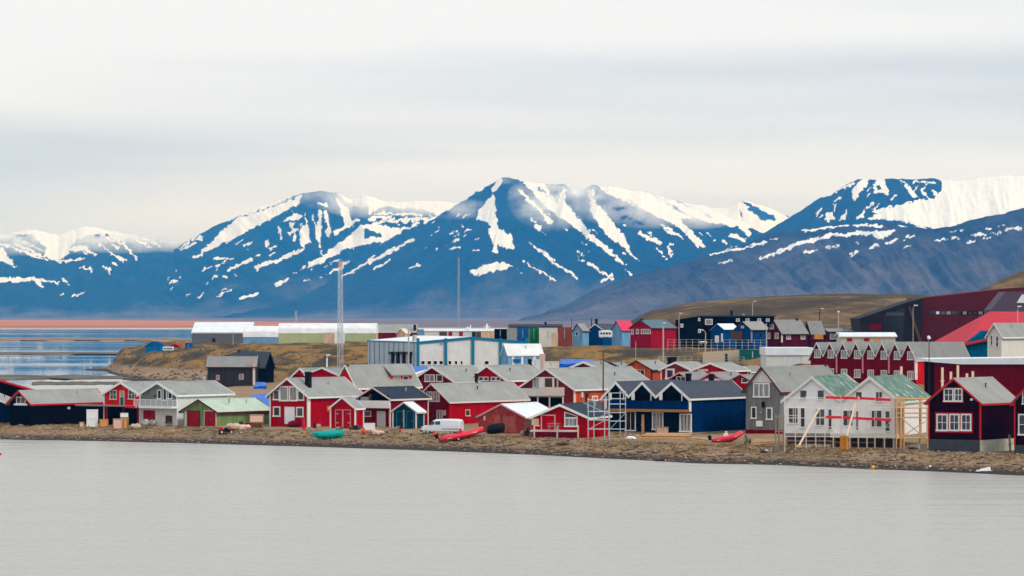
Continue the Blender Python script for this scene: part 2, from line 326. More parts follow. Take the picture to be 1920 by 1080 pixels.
def Bq(px, py):
    """distance at which the ground along a column meets a photo row"""
    u = (px - cols[0]) / 8.0; i = int(u); t = u - i; Zc = TZ[i] * (1 - t) + TZ[i + 1] * t; vv = HOR + (CAM_H - Zc) * F / rowsY; ok = np.where(vv <= py)[0]
    i = int(ok[0]); f_ = (vv[i - 1] - py) / max(vv[i - 1] - vv[i], 1e-6); return float(rowsY[i - 1] + (rowsY[i] - rowsY[i - 1]) * min(max(f_, 0), 1))
def G(px, Y, dz=0.0): x = (px - 960) / F * Y; return Vector((x, Y, gz(x, Y) + dz))

def flat_patch(name, outline, z, mat):
    """a low bank standing out of the water, outline of (photo column, distance)"""
    outline = [(u, Y * DS) for u, Y in outline]
    top = [Vector(((u - 960) / F * Y, Y, z)) for u, Y in outline]; c = sum(top, Vector()) / len(top)
    m = MB(); n = len(top); bot = [Vector((c.x + (p.x - c.x) * 1.05, c.y + (p.y - c.y) * 1.05, -0.5)) for p in top]
    m.poly(top + bot, [tuple(range(n))] + [(i, (i + 1) % n, n + (i + 1) % n, n + i) for i in range(n)]); return m.build(name, mat, kind='structure')
def spit(name, u0, u1, Ya, Yb, z, mat, seed, e=0.35):
    r = np.random.RandomState(seed); us = np.linspace(u0, u1, 26)
    near = [(u, Ya + (r.rand() - .5) * min(Yb - Ya, 300) * e) for u in us]; far = [(u, Yb + (r.rand() - .5) * min(Yb - Ya, 300) * e) for u in us[::-1]]
    return flat_patch(name, near + far, z, mat)
spit('sandbank', -800, 262, 500, 530, 0.25, 'mud_spit', 1)
spit('sandbank', 60, 268, 462, 482, 0.12, 'mud_spit', 2)
spit('sandbank', -900, 330, 815, 850, 0.3, 'mud_spit', 3)
spit('sandbank', -900, 330, 1230, 1340, 0.4, 'sandbank_soil', 4)
spit('tundra_plain', -2600, 4600, 2600, 9300, 1.0, 'gravel_plain', 5)
flat_patch('tundra_plain', [(-2600, 2350), (-200, 2330), (100, 2420), (300, 2480), (520, 2800), (640, 3600), (430, 4900), (150, 5600), (-300, 6200), (-2600, 6400)], 1.3, 'tundra_flat')

def hill(name, sil, Yb, Yr, zb, mat, seed, u_step=9.0, rows=40, amp=2.0):
    Yb *= DS; Yr *= DS
    su = [p[0] for p in sil]; u = np.arange(su[0], su[-1] + 1, u_step); vr = np.interp(u, su, [p[1] for p in sil])
    t = np.concatenate([np.linspace(0, 1, rows), np.linspace(1.05, 1.8, 12)])[None]
    Y = Yb + (Yr - Yb) * t; zr = (CAM_H - (vr - HOR) / F * Yr)[:, None]
    p = np.where(t <= 1, np.sin(np.clip(t, 0, 1) * np.pi / 2) ** 1.25, np.clip(1 - ((t - 1) / 0.85) ** 1.6, 0, 1))
    X = (u[:, None] - 960) / F * Y; Yg_ = np.broadcast_to(Y, X.shape)
    Z = zb + (zr - zb) * p + (fbm(X * 0.03 + seed, Yg_ * 0.03, 5) - 0.5) * amp * np.sin(np.clip(t, 0, 1) * np.pi)
    o = mesh_np(name, np.stack([X, Yg_, Z], -1).reshape(-1, 3), grid_faces(len(u), t.shape[1]), M_[mat], smooth=True); return tag(o, kind='structure')
hill('hill', [(1150, 618), (1190, 598), (1220, 582), (1300, 567), (1400, 558), (1500, 553), (1600, 551), (1700, 553), (1780, 556), (1900, 560), (2300, 580)], 500, 700, 9.5, 'hill_tundra', 2, amp=4)
hill('hill', [(1700, 590), (1790, 565), (1850, 538), (1890, 519), (1920, 506), (1990, 480), (2300, 440), (2800, 420)], 560, 660, 11, 'hill_tundra', 5, amp=4)

# ---- mountains: silhouettes and snow fields (some painting low cloud) measured as (column, row), each on its own range at its own distance
def L(w, *p): return ('l', w, p)
def Pg(*p): return ('p', 0, p)
def raster(shapes, u, v, seed):
    """how deep a point lies inside any snow field (1 inside, 0 outside)"""
    wu = u + (fbm(u * 0.16 + seed, v * 0.16, 4, .65) - 0.5) * 12; wv = v + (fbm(u * 0.16 + 50, v * 0.16 + seed, 4, .65) - 0.5) * 12
    m = np.zeros(u.shape)
    for kind, w, pts in shapes:
        us = [p[0] for p in pts]; vs_ = [p[1] for p in pts]
        sel = (u > min(us) - 14) & (u < max(us) + 14) & (v > min(vs_) - 14) & (v < max(vs_) + 14)
        if not sel.any(): continue
        a, b = wu[sel], wv[sel]
        if kind == 'l':
            d = np.full(a.shape, 1e9); n = len(pts) - 1
            for i in range(n):
                (x0, y0), (x1, y1) = pts[i], pts[i + 1]; dx, dy = x1 - x0, y1 - y0
                t = np.clip(((a - x0) * dx + (b - y0) * dy) / (dx * dx + dy * dy + 1e-9), 0, 1)
                d = np.minimum(d, np.hypot(a - x0 - t * dx, b - y0 - t * dy))
            ww = w * (0.15 + 1.5 * fbm(a * 0.09 + seed, b * 0.09 + w, 3))
            val = np.clip(0.5 + (ww / 2 - d) / 2.2, 0, 1)
        else:
            ins = np.zeros(a.shape, bool); n = len(pts); d = np.full(a.shape, 1e9)
            for i in range(n):
                (x0, y0), (x1, y1) = pts[i], pts[(i + 1) % n]; dx, dy = x1 - x0, y1 - y0
                c = ((y0 > b) != (y1 > b)) & (a < dx * (b - y0) / (dy + 1e-9) + x0); ins ^= c
                t = np.clip(((a - x0) * dx + (b - y0) * dy) / (dx * dx + dy * dy + 1e-9), 0, 1)
                d = np.minimum(d, np.hypot(a - x0 - t * dx, b - y0 - t * dy))
            val = np.clip(0.5 + np.where(ins, d, -d) / 2.2, 0, 1)
        m[sel] = np.maximum(m[sel], val)
    return m
def mountain(sil, Yb, Yr, vb, snow, rocky, seed, pw=1.25, du=2.2, rows=150, low=(0.18, 0.42), skew=0.0, streak=0.0, amp=60.0, mist_white=(), rnd=()):
    Yb = Yr * DS - (Yr - Yb) * 0.8; Yr *= DS
    su = [p[0] for p in sil]; u = np.arange(su[0], su[-1] + 1, du)
    vr = np.interp(u, su, [p[1] for p in sil]) + (fbm(u * 0.06 + seed, u * 0 + seed, 4) - 0.5) * 7
    t = np.concatenate([np.linspace(0, 1, rows), np.linspace(1.02, 1.7, 14)])[None]
    zb = CAM_H - (vb - HOR) / F * Yb; zr = (CAM_H - (vr - HOR) / F * Yr)[:, None]
    Y = np.broadcast_to(Yb + (Yr - Yb) * t, (len(u), t.shape[1])); X = (u[:, None] - 960) / F * Y
    p = np.where(t <= 1, np.clip(t, 0, 1) ** pw, np.clip(1 - ((t - 1) / 0.75) ** 1.2, 0, 1))
    uu = u[:, None] + skew * (1 - np.clip(t, 0, 1)); tt = np.clip(t, 0, 1)
    gul = ridged(uu * 0.022 + seed * 3, tt * 1.3 + seed, 5) - 0.55
    Z = zb + (zr - zb) * p + gul * amp * np.sin(tt * np.pi) ** 0.8 * np.clip((zr - zb) / 500, 0, 1) + (fbm(X * 0.004, Y * 0.004, 5) - 0.5) * 40 * np.sin(tt * np.pi)
    pu = 960 + X / Y * F; pv = HOR - (Z - CAM_H) / Y * F
    rr = random.Random(seed); extra = []
    for u0, u1, v0, v1, sl_, cnt in rnd:
        for _ in range(cnt):
            a_, b_ = rr.uniform(u0, u1), rr.uniform(v0, v1); ln = rr.uniform(2, 16); extra.append(L(rr.uniform(1.6, 3.4), (a_, b_), (a_ + ln, b_ + ln * sl_ * rr.uniform(.8, 1.2))))
    s = raster(list(snow) + extra, pu, pv, seed)
    if streak:
        st = ridged(uu * 0.075 + seed, tt * 1.6 + 4, 4); patch = fbm(pu * 0.012 + seed, pv * 0.012, 3)
        s = np.maximum(s, np.clip((st - 0.86) * 14, 0, 1) * np.clip((patch - 0.47) * 8, 0, 1) * np.clip((tt - (0.42 - 0.1 * streak)) * 5, 0, 1) * streak)
    mist_ = np.zeros(pu.shape)  # painted mist: soft whitening around each given centre
    for cu, cv, ru, rv, st_ in mist_white:
        mist_ = np.maximum(mist_, st_ * np.clip(1 - np.hypot((pu - cu) / ru, (pv - cv) / rv), 0, 1) ** 0.7 * np.clip(fbm(pu * 0.03 + seed, pv * 0.05, 4) * 2.4 - 0.5, 0, 1) ** (1 if st_ < 1.1 else 0.35))
    mist_ = np.clip(mist_, 0, 1)
    if rocky: s = s * (1 - raster(rocky, pu, pv, seed + 1))
    lo = np.clip((low[1] - tt + (fbm(pu * 0.015, pv * 0.03, 4) - 0.5) * 0.5) / (low[1] - low[0]), 0, 1)
    o = mesh_np('mountain', np.stack([X, Y, Z], -1).reshape(-1, 3), grid_faces(len(u), t.shape[1]), M_['mountain_rock_and_snow'], smooth=True, attrs={'snow': s, 'mist_white': mist_, 'low': np.broadcast_to(lo, s.shape)})
    return tag(o, kind='structure')
sL0 = [Pg((40, 380), (67, 446), (88, 463), (83, 480), (107, 493), (128, 478), (130, 463), (150, 447), (215, 425), (260, 380)), Pg((128, 467), (147, 460), (165, 462), (163, 468), (143, 472)),
       L(4, (-60, 440), (17, 462), (87, 487)), L(3, (30, 458), (80, 480)), L(3, (40, 452), (86, 472)), Pg((-40, 470), (0, 468), (7, 463), (13, 480), (33, 503), (20, 497), (7, 490), (-40, 500)),
       Pg((-60, 518), (0, 520), (50, 520), (113, 528), (110, 531), (67, 527), (0, 529), (-60, 528)), Pg((60, 520), (72, 522), (82, 540), (73, 535)), Pg((117, 522), (123, 523), (133, 538), (125, 533)),
       L(3, (135, 557), (163, 546)), L(3, (193, 463), (225, 487)), L(4, (228, 450), (257, 487)), L(4, (205, 440), (245, 470)), L(3, (250, 445), (283, 466)), L(4, (190, 440), (215, 455)), L(4, (270, 445), (300, 462)),
       Pg((-400, 330), (330, 330), (330, 440), (290, 446), (240, 438), (170, 440), (60, 440), (0, 436), (-400, 440)), L(3, (113, 551), (117, 549)), L(4, (110, 492), (158, 484)), L(2, (190, 497), (210, 508)), L(3, (150, 502), (172, 505))]  # the wide top field puts low cloud into the snow colour
sA = [L(5, (187, 539), (240, 517), (297, 490)), L(4, (187, 539), (243, 527)), L(4, (230, 550), (283, 524)), L(4, (207, 557), (223, 550)), L(4, (255, 562), (272, 559)), L(5, (260, 522), (310, 497), (316, 493)), L(4, (313, 514), (332, 507)), L(4, (318, 532), (331, 526)),
      Pg((373, 473), (417, 433), (443, 410), (493, 394), (567, 366), (563, 383), (483, 423), (393, 470)), L(6, (365, 482), (380, 475)), L(4, (337, 466), (397, 420)), L(5, (343, 468), (378, 445)),
      Pg((400, 422), (440, 398), (500, 376), (560, 358), (545, 372), (470, 400)), Pg((527, 415), (560, 398), (567, 407), (533, 417)), L(6, (547, 420), (555, 449)), Pg((563, 420), (568, 455), (582, 456), (577, 420)), L(7, (600, 395), (598, 448)),
      L(7, (610, 395), (616, 443)), L(7, (597, 380), (613, 386)), L(5, (525, 430), (525, 447)), L(5, (502, 455), (502, 460)), L(7, (480, 500), (515, 490), (565, 470)), L(5, (427, 507), (473, 487)), L(5, (377, 507), (410, 498)), L(4, (402, 485), (437, 486)), L(5, (400, 522), (405, 516)),
      L(4, (412, 550), (433, 544)), L(4, (450, 560), (483, 550)), L(5, (515, 533), (530, 530), (540, 522)), L(4, (570, 527), (580, 523)), L(3, (596, 521), (602, 519)), L(3, (290, 551), (296, 551)), L(4, (420, 520), (430, 518)), L(4, (440, 515), (442, 518)),
      Pg((548, 514), (600, 483), (640, 452), (655, 458), (600, 492)), L(4, (600, 492), (625, 478)), L(3, (612, 500), (640, 486)), L(3, (620, 510), (655, 492)),
      Pg((600, 483), (630, 463), (677, 423), (700, 418), (733, 427), (772, 424), (713, 460), (710, 453), (677, 460), (630, 473), (600, 490)), L(6, (627, 438), (703, 393)), Pg((627, 366), (653, 393), (663, 420), (650, 429), (640, 400)),
      Pg((620, 340), (850, 340), (870, 385), (820, 402), (790, 391), (707, 389), (695, 398), (672, 390), (640, 372)), L(6, (693, 410), (733, 407)), L(7, (730, 416), (800, 409)), L(7, (797, 415), (835, 400)), L(4, (705, 400), (790, 402))]
rA = [Pg((683, 429), (690, 428), (716, 440), (715, 443), (683, 448)), Pg((668, 395), (676, 362), (684, 362), (692, 396), (680, 418), (668, 410)), L(3, (733, 376), (785, 378))]
sB = [Pg((940, 331), (923, 350), (922, 367), (897, 397), (895, 410), (920, 422), (915, 433), (925, 460), (923, 473), (935, 473), (930, 457), (947, 467), (963, 468), (960, 443), (937, 430), (928, 400), (930, 387), (925, 363), (944, 337)),
      L(7, (938, 332), (890, 358), (830, 396), (800, 412)), Pg((878, 510), (907, 497), (927, 493), (947, 491), (962, 497), (953, 503), (890, 517)),  # the polygon here is a cloud patch painted as snow
      Pg((993, 453), (1007, 463), (1043, 487), (1033, 490), (1003, 468)), L(4, (1033, 490), (1083, 521)), L(4, (988, 493), (1040, 525)), L(5, (1103, 492), (1133, 513)), L(3, (953, 358), (957, 364)), L(9, (1005, 423), (1013, 426)), L(9, (1022, 412), (1034, 417)),
      Pg((1057, 344), (1063, 383), (1100, 430), (1133, 457), (1176, 498), (1163, 493), (1120, 460), (1067, 420), (1017, 383), (985, 340), (1017, 340), (1047, 383)), L(7, (975, 356), (1012, 394), (1030, 414)), L(10, (978, 335), (996, 350)),
      Pg((1103, 356), (1113, 356), (1117, 380), (1147, 413), (1173, 447), (1183, 473), (1206, 493), (1193, 488), (1167, 463), (1133, 437), (1107, 397)), Pg((1110, 340), (1150, 340), (1230, 360), (1300, 380), (1360, 395), (1420, 425), (1400, 428), (1310, 414), (1275, 409), (1324, 463), (1309, 465), (1275, 427), (1235, 408), (1190, 385), (1140, 365)),
      Pg((1198, 433), (1240, 454), (1237, 460), (1197, 440)), L(5, (1237, 420), (1279, 446)), L(3, (1252, 461), (1262, 484)), L(3, (1230, 463), (1252, 486)), L(9, (1372, 441), (1393, 450)), L(6, (1354, 452), (1364, 457)), L(9, (1391, 428), (1404, 438)), L(4, (1326, 437), (1330, 440)),
      L(4, (1125, 530), (1147, 515)), L(4, (703, 503), (733, 487)), L(6, (643, 518), (700, 488), (773, 450)), L(3, (765, 503), (786, 496)), L(3, (886, 467), (896, 468)), L(2, (833, 463), (837, 461)), L(3, (850, 453), (864, 448)), L(2, (795, 463), (800, 462)), L(3, (1085, 470), (1092, 478))]
rB = [L(5, (1120, 348), (1130, 366), (1160, 392)), L(5, (1225, 365), (1275, 395), (1340, 432)), L(4, (1268, 375), (1330, 406)), L(3, (1010, 352), (1040, 378)), L(4, (1180, 375), (1215, 400), (1250, 440))]
rC = [Pg((1390, 377), (1402, 380), (1462, 412), (1432, 414), (1404, 392)), L(3, (1266, 372), (1300, 396)), L(2, (1280, 378), (1320, 400)), L(4, (1450, 384), (1482, 406)), Pg((1250, 440), (1330, 418), (1400, 426), (1430, 440), (1500, 440), (1500, 500), (1250, 500)), L(3, (1385, 395), (1392, 408))]
sC = [Pg((1100, 330), (1700, 330), (1700, 520), (1100, 520))]
sD = [Pg((1597, 356), (1620, 330), (1637, 330), (1616, 356), (1600, 378)), Pg((1634, 362), (1646, 330), (1659, 330), (1667, 366), (1650, 360)), Pg((1684, 330), (1700, 345), (1720, 368), (1710, 368)), L(4, (1727, 355), (1745, 374)), L(4, (1712, 340), (1750, 342)), L(4, (1748, 355), (1756, 366)),
      Pg((1622, 412), (1661, 392), (1717, 375), (1755, 371), (1766, 356), (1762, 325), (1920, 320), (2400, 300), (2400, 420), (1920, 400), (1762, 432), (1687, 414)), Pg((1545, 405), (1560, 396), (1565, 412), (1552, 417)), Pg((1571, 413), (1590, 393), (1587, 413)), Pg((1603, 413), (1625, 388), (1617, 409)),
      L(3, (1530, 407), (1540, 390)), L(4, (1566, 376), (1576, 368)), L(4, (1548, 368), (1600, 344)), L(5, (1640, 398), (1670, 386)), L(4, (1563, 395), (1566, 385))]
rD = [Pg((1644, 345), (1652, 345), (1655, 354), (1645, 356))]
sE = [L(6, (1505, 434), (1560, 425), (1590, 421), (1655, 424)), L(7, (1427, 485), (1490, 459), (1560, 441), (1640, 436), (1665, 438)), Pg((1632, 436), (1680, 430), (1672, 440), (1646, 450)), L(4, (1342, 475), (1395, 465), (1440, 454)), L(5, (1550, 464), (1572, 461)), L(4, (1510, 473), (1532, 470)),
      L(5, (1660, 455), (1684, 449)), L(6, (1634, 464), (1648, 458)), L(4, (1594, 478), (1608, 472)), L(6, (1824, 441), (1845, 440)), L(7, (1887, 431), (1913, 428)), L(4, (1860, 437), (1875, 436)), L(4, (1244, 488), (1278, 484)), L(3, (1605, 454), (1610, 456)), L(3, (1755, 452), (1800, 444)), L(3, (1695, 463), (1705, 461)), L(3, (1800, 432), (1806, 431)), L(3, (1850, 428), (1858, 428)),
      L(4, (1125, 530), (1147, 516)), L(3, (1075, 552), (1108, 540)), L(3, (1350, 493), (1372, 489)), L(4, (1680, 420), (1700, 424)), L(3, (1715, 424), (1740, 428))]
mountain([(-900, 430), (-300, 432), (-60, 426), (0, 440), (60, 428), (110, 442), (160, 424), (220, 436), (280, 446), (330, 452), (420, 460), (600, 470)], 6500, 10800, 596, sL0, [], 11, pw=1.15, low=(0.03, 0.2), skew=60, streak=0.3, rnd=[(150, 300, 455, 500, .7, 14)], mist_white=[(-200, 428, 420, 62, 1.6), (60, 424, 240, 56, 1.6), (230, 430, 190, 46, 1.5), (330, 448, 90, 26, 1.2)])
mountain([(40, 590), (100, 566), (190, 540), (250, 512), (330, 465), (400, 424), (470, 394), (520, 376), (560, 364), (600, 357), (630, 362), (660, 372), (680, 362), (720, 376), (780, 376), (840, 378), (900, 385), (1000, 400), (1100, 460)], 6800, 10600, 597, sA, rA, 23, pw=1.12, low=(0.06, 0.3), skew=-160, amp=90, streak=0.35, rnd=[(260, 420, 490, 560, -.5, 16), (380, 560, 430, 520, -.5, 16), (520, 620, 390, 450, 4, 10), (560, 700, 470, 530, -.5, 14), (690, 830, 395, 425, -.15, 22)], mist_white=[(600, 362, 46, 30, .7), (690, 370, 110, 40, 1.3), (790, 376, 120, 32, 1.5), (500, 376, 80, 14, .8)])
mountain([(420, 594), (500, 574), (560, 552), (640, 516), (700, 482), (770, 446), (825, 402), (860, 380), (900, 355), (940, 334), (975, 335), (1000, 344), (1055, 346), (1085, 360), (1110, 346), (1150, 350), (1200, 360), (1250, 371), (1300, 385), (1350, 402), (1400, 422), (1460, 450), (1560, 520)], 6600, 9500, 598, sB, rB, 37, pw=1.2, low=(0.06, 0.34), skew=70, amp=75, streak=0.3, rnd=[(800, 900, 400, 470, -.4, 18), (960, 1180, 400, 520, .8, 18), (1200, 1400, 400, 470, .75, 14)], mist_white=[(1035, 372, 85, 62, 1.0), (1085, 356, 50, 26, 1.2), (1140, 372, 80, 50, .95), (1215, 378, 110, 52, 1.3), (1310, 395, 90, 36, 1.3), (860, 392, 70, 20, .7), (950, 336, 46, 10, .7)])
mountain([(1180, 372), (1250, 374), (1300, 384), (1350, 391), (1400, 377), (1440, 389), (1480, 407), (1560, 420), (1700, 440)], 9600, 11800, 480, sC, rC, 41, pw=1.0, rows=70, skew=30)
mountain([(1380, 470), (1440, 432), (1480, 408), (1530, 376), (1580, 350), (1610, 337), (1680, 335), (1755, 336), (1790, 340), (1850, 333), (1920, 330), (2200, 322), (2700, 340)], 5900, 8600, 560, sD, rD, 53, pw=1.05, low=(0.0, 0.2), skew=-50, streak=0.9, rnd=[(1500, 1760, 340, 415, -1.2, 26)])
mountain([(960, 604), (1050, 577), (1130, 537), (1200, 512), (1300, 486), (1400, 456), (1450, 438), (1500, 431), (1560, 424), (1640, 416), (1700, 424), (1760, 428), (1800, 419), (1850, 406), (1920, 390), (2200, 340), (2700, 300)], 3300, 5600, 602, sE, [], 67, pw=0.95, low=(0.25, 1.1), skew=-140, amp=150, rnd=[(1330, 1700, 430, 480, -.25, 7), (1650, 1920, 425, 460, -.15, 9)])

# ---- the air between
k = NT('haze_air'); k.t.nodes.remove(k.b); pv = k.n('ShaderNodeVolumePrincipled')
pv.inputs['Color'].default_value = (0.015, 0.36, 1.0, 1); pv.inputs['Absorption Color'].default_value = (1, 1, 1, 1); pv.inputs['Density'].default_value = 0.000047
pv.inputs['Anisotropy'].default_value = 0.72
k.l(pv.outputs[0], [n for n in k.t.nodes if n.type == 'OUTPUT_MATERIAL'][0].inputs['Volume'])
MB().box(-9000, 9000, -500, 27500, -13, 760).build('haze', 'haze_air', kind='stuff')

# ---------------------------------------------------------------- building materials
for nm, c, kw in [('red', (186, 8, 20), {}), ('oxblood', (128, 8, 20), {}), ('scarlet', (224, 36, 32), {}), ('old_red', (172, 56, 46), dict(worn=0.5)), ('brick_orange', (214, 88, 44), {}), ('rust_red', (150, 48, 36), {}),
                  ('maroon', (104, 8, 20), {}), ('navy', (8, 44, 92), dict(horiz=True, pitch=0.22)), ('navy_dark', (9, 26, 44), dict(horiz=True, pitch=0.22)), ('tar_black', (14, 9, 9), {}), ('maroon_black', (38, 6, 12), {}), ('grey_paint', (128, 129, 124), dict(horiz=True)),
                  ('white_paint', (226, 224, 218), dict(var=0.06, horiz=True)), ('cream_paint', (232, 226, 214), dict(var=0.06)), ('green_paint', (128, 152, 96), {}), ('teal_dark', (22, 62, 78), {}), ('charcoal_boards', (58, 55, 52), {}),
                  ('sky_blue', (30, 130, 195), {}), ('light_blue', (122, 172, 205), {}), ('mid_blue', (14, 74, 130), {}), ('crimson', (172, 20, 44), {}), ('wine', (88, 12, 36), {}), ('teal_wall', (10, 98, 128), {}), ('ochre', (205, 140, 60), {}), ('peach', (232, 196, 160), {})]:
    boards(nm, srgb(*c), **kw)
plain('white_trim', srgb(238, 236, 232), 0.05, 3, 0.55); plain('pale_trim', srgb(225, 208, 196), 0.06); plain('red_trim', srgb(196, 20, 30), 0.08); plain('dark_red_trim', srgb(95, 14, 22), 0.08)
plain('dark_trim', srgb(40, 34, 34), 0.1); plain('blue_trim', srgb(22, 118, 152), 0.06); plain('pink_trim', srgb(220, 150, 150), 0.06); plain('door_red', srgb(158, 10, 18), 0.1); plain('door_green', srgb(20, 100, 90), 0.1)
plain('door_white', srgb(240, 240, 240), 0.04); plain('door_grey', srgb(196, 196, 194), 0.05); plain('door_rust', srgb(172, 86, 74), 0.15); plain('concrete', srgb(192, 188, 168), 0.16, 1.3, 0.85, bump=0.2); plain('dark_concrete', srgb(70, 72, 74), 0.2, 1.5, 0.85)
plain('soot_black', srgb(14, 13, 14), 0.1); plain('galvanised', srgb(188, 194, 198), 0.08, 3, 0.38, 0.55); plain('alu_tube', srgb(200, 206, 208), 0.06, 4, 0.35, 0.3); plain('pole_grey', srgb(178, 176, 168), 0.1); plain('rubber', srgb(20, 20, 21), 0.2)
plain('pine', srgb(222, 176, 120), 0.18, 5, 0.7); plain('pine_pale', srgb(238, 212, 178), 0.1, 5, 0.7); plain('pine_dark', srgb(170, 120, 66), 0.2, 5); plain('weathered_wood', srgb(150, 136, 120), 0.2, 5); plain('dark_wood', srgb(92, 68, 50), 0.25, 5)
plain('tarp_blue', srgb(12, 96, 190), 0.12, 1.5, 0.45, bump=0.6); plain('tarp_teal', srgb(14, 158, 150), 0.12, 2.0, 0.5, bump=0.6); plain('tarp_black', srgb(16, 17, 20), 0.3, 2, 0.5, bump=0.6); plain('wrap_white', srgb(236, 233, 230), 0.05, 1.2, 0.5, bump=0.35)
plain('boat_red', srgb(222, 22, 44), 0.08, 2, 0.35, spec=0.5); plain('boat_white', srgb(228, 228, 226), 0.06, 2, 0.35, spec=0.5); plain('plastic_orange', srgb(244, 70, 28), 0.1, 2, 0.4); plain('plastic_white', srgb(232, 232, 230), 0.06, 2, 0.4); plain('plastic_red', srgb(214, 26, 40), 0.08, 2, 0.4)
plain('van_white', srgb(226, 229, 232), 0.03, 1, 0.25, spec=0.6); plain('crate_orange', srgb(226, 150, 78), 0.12, 3); plain('crate_pink', srgb(232, 190, 168), 0.1, 3); plain('sack_beige', srgb(198, 178, 150), 0.15, 3, bump=0.5); plain('plastic_yellow', srgb(236, 178, 40), 0.1); plain('barrier_red', srgb(224, 36, 52), 0.05, 3, 0.6)
plain('rail_white', srgb(230, 230, 228), 0.04); plain('container_green', srgb(12, 120, 50), 0.12); plain('container_blue', srgb(18, 92, 160), 0.12); plain('container_rust', srgb(146, 66, 46), 0.16); plain('container_teal', srgb(18, 92, 82), 0.12); plain('sign_grey', srgb(160, 158, 155)); plain('leaf_dry', srgb(132, 108, 52), 0.35, 6, 0.9)
plain('rock', srgb(104, 92, 80), 0.35, 2.5, 0.9, bump=0.6)
for nm, c, sm in [('roof_grey', (154, 154, 148), 1.0), ('roof_mid', (142, 142, 138), 1.0), ('roof_slate', (72, 78, 88), 0), ('roof_navy', (40, 50, 64), 0), ('roof_black', (52, 54, 58), 0), ('roof_mint', (186, 204, 182), 0.4), ('roof_white', (232, 238, 242), 0.5), ('roof_red', (200, 50, 62), 0.5), ('roof_pink', (232, 64, 98), 0.5), ('roof_teal', (96, 118, 126), 0.4), ('roof_plum', (98, 82, 96), 0), ('hall_grey', (112, 114, 116), 0.5), ('hall_white', (238, 238, 236), 0.6), ('hall_green', (190, 200, 150), 0.6), ('hall_cool', (178, 192, 202), 0.6), ('hall_panel', (240, 240, 237), 3.0), ('museum_red', (98, 24, 30), 0.5), ('museum_black', (34, 28, 30), 0.5)]:
    roofing(nm, srgb(*c), sm)
k = NT('glass'); n = k.noise(k.coord(), 0.6, 3); k.col(k.ramp(n, [(0.35, (0.012, 0.014, 0.016)), (0.65, (0.07, 0.07, 0.065))])); k.rough(0.08); k.b.inputs['Specular IOR Level'].default_value = 0.55
k = NT('glass_curtain'); n = k.noise(k.coord(scale=(6, 6, 0.3)), 1.5, 3); k.col(k.ramp(n, [(0.35, (0.13, 0.12, 0.11)), (0.65, (0.42, 0.41, 0.38))])); k.rough(0.12); k.b.inputs['Specular IOR Level'].default_value = 0.5
k = NT('glass_dark'); k.col((0.008, 0.009, 0.011)); k.rough(0.1); k.b.inputs['Specular IOR Level'].default_value = 0.4
k = NT('netting_green'); n = k.noise(k.coord(), 0.9, 6, 0.6); k.col(k.ramp(n, [(0.36, (0.055, 0.12, 0.085)), (0.5, (0.10, 0.19, 0.14)), (0.6, (0.19, 0.28, 0.22)), (0.69, (0.52, 0.57, 0.53))])); k.rough(0.55); k.bump(n, 0.7, 0.2)

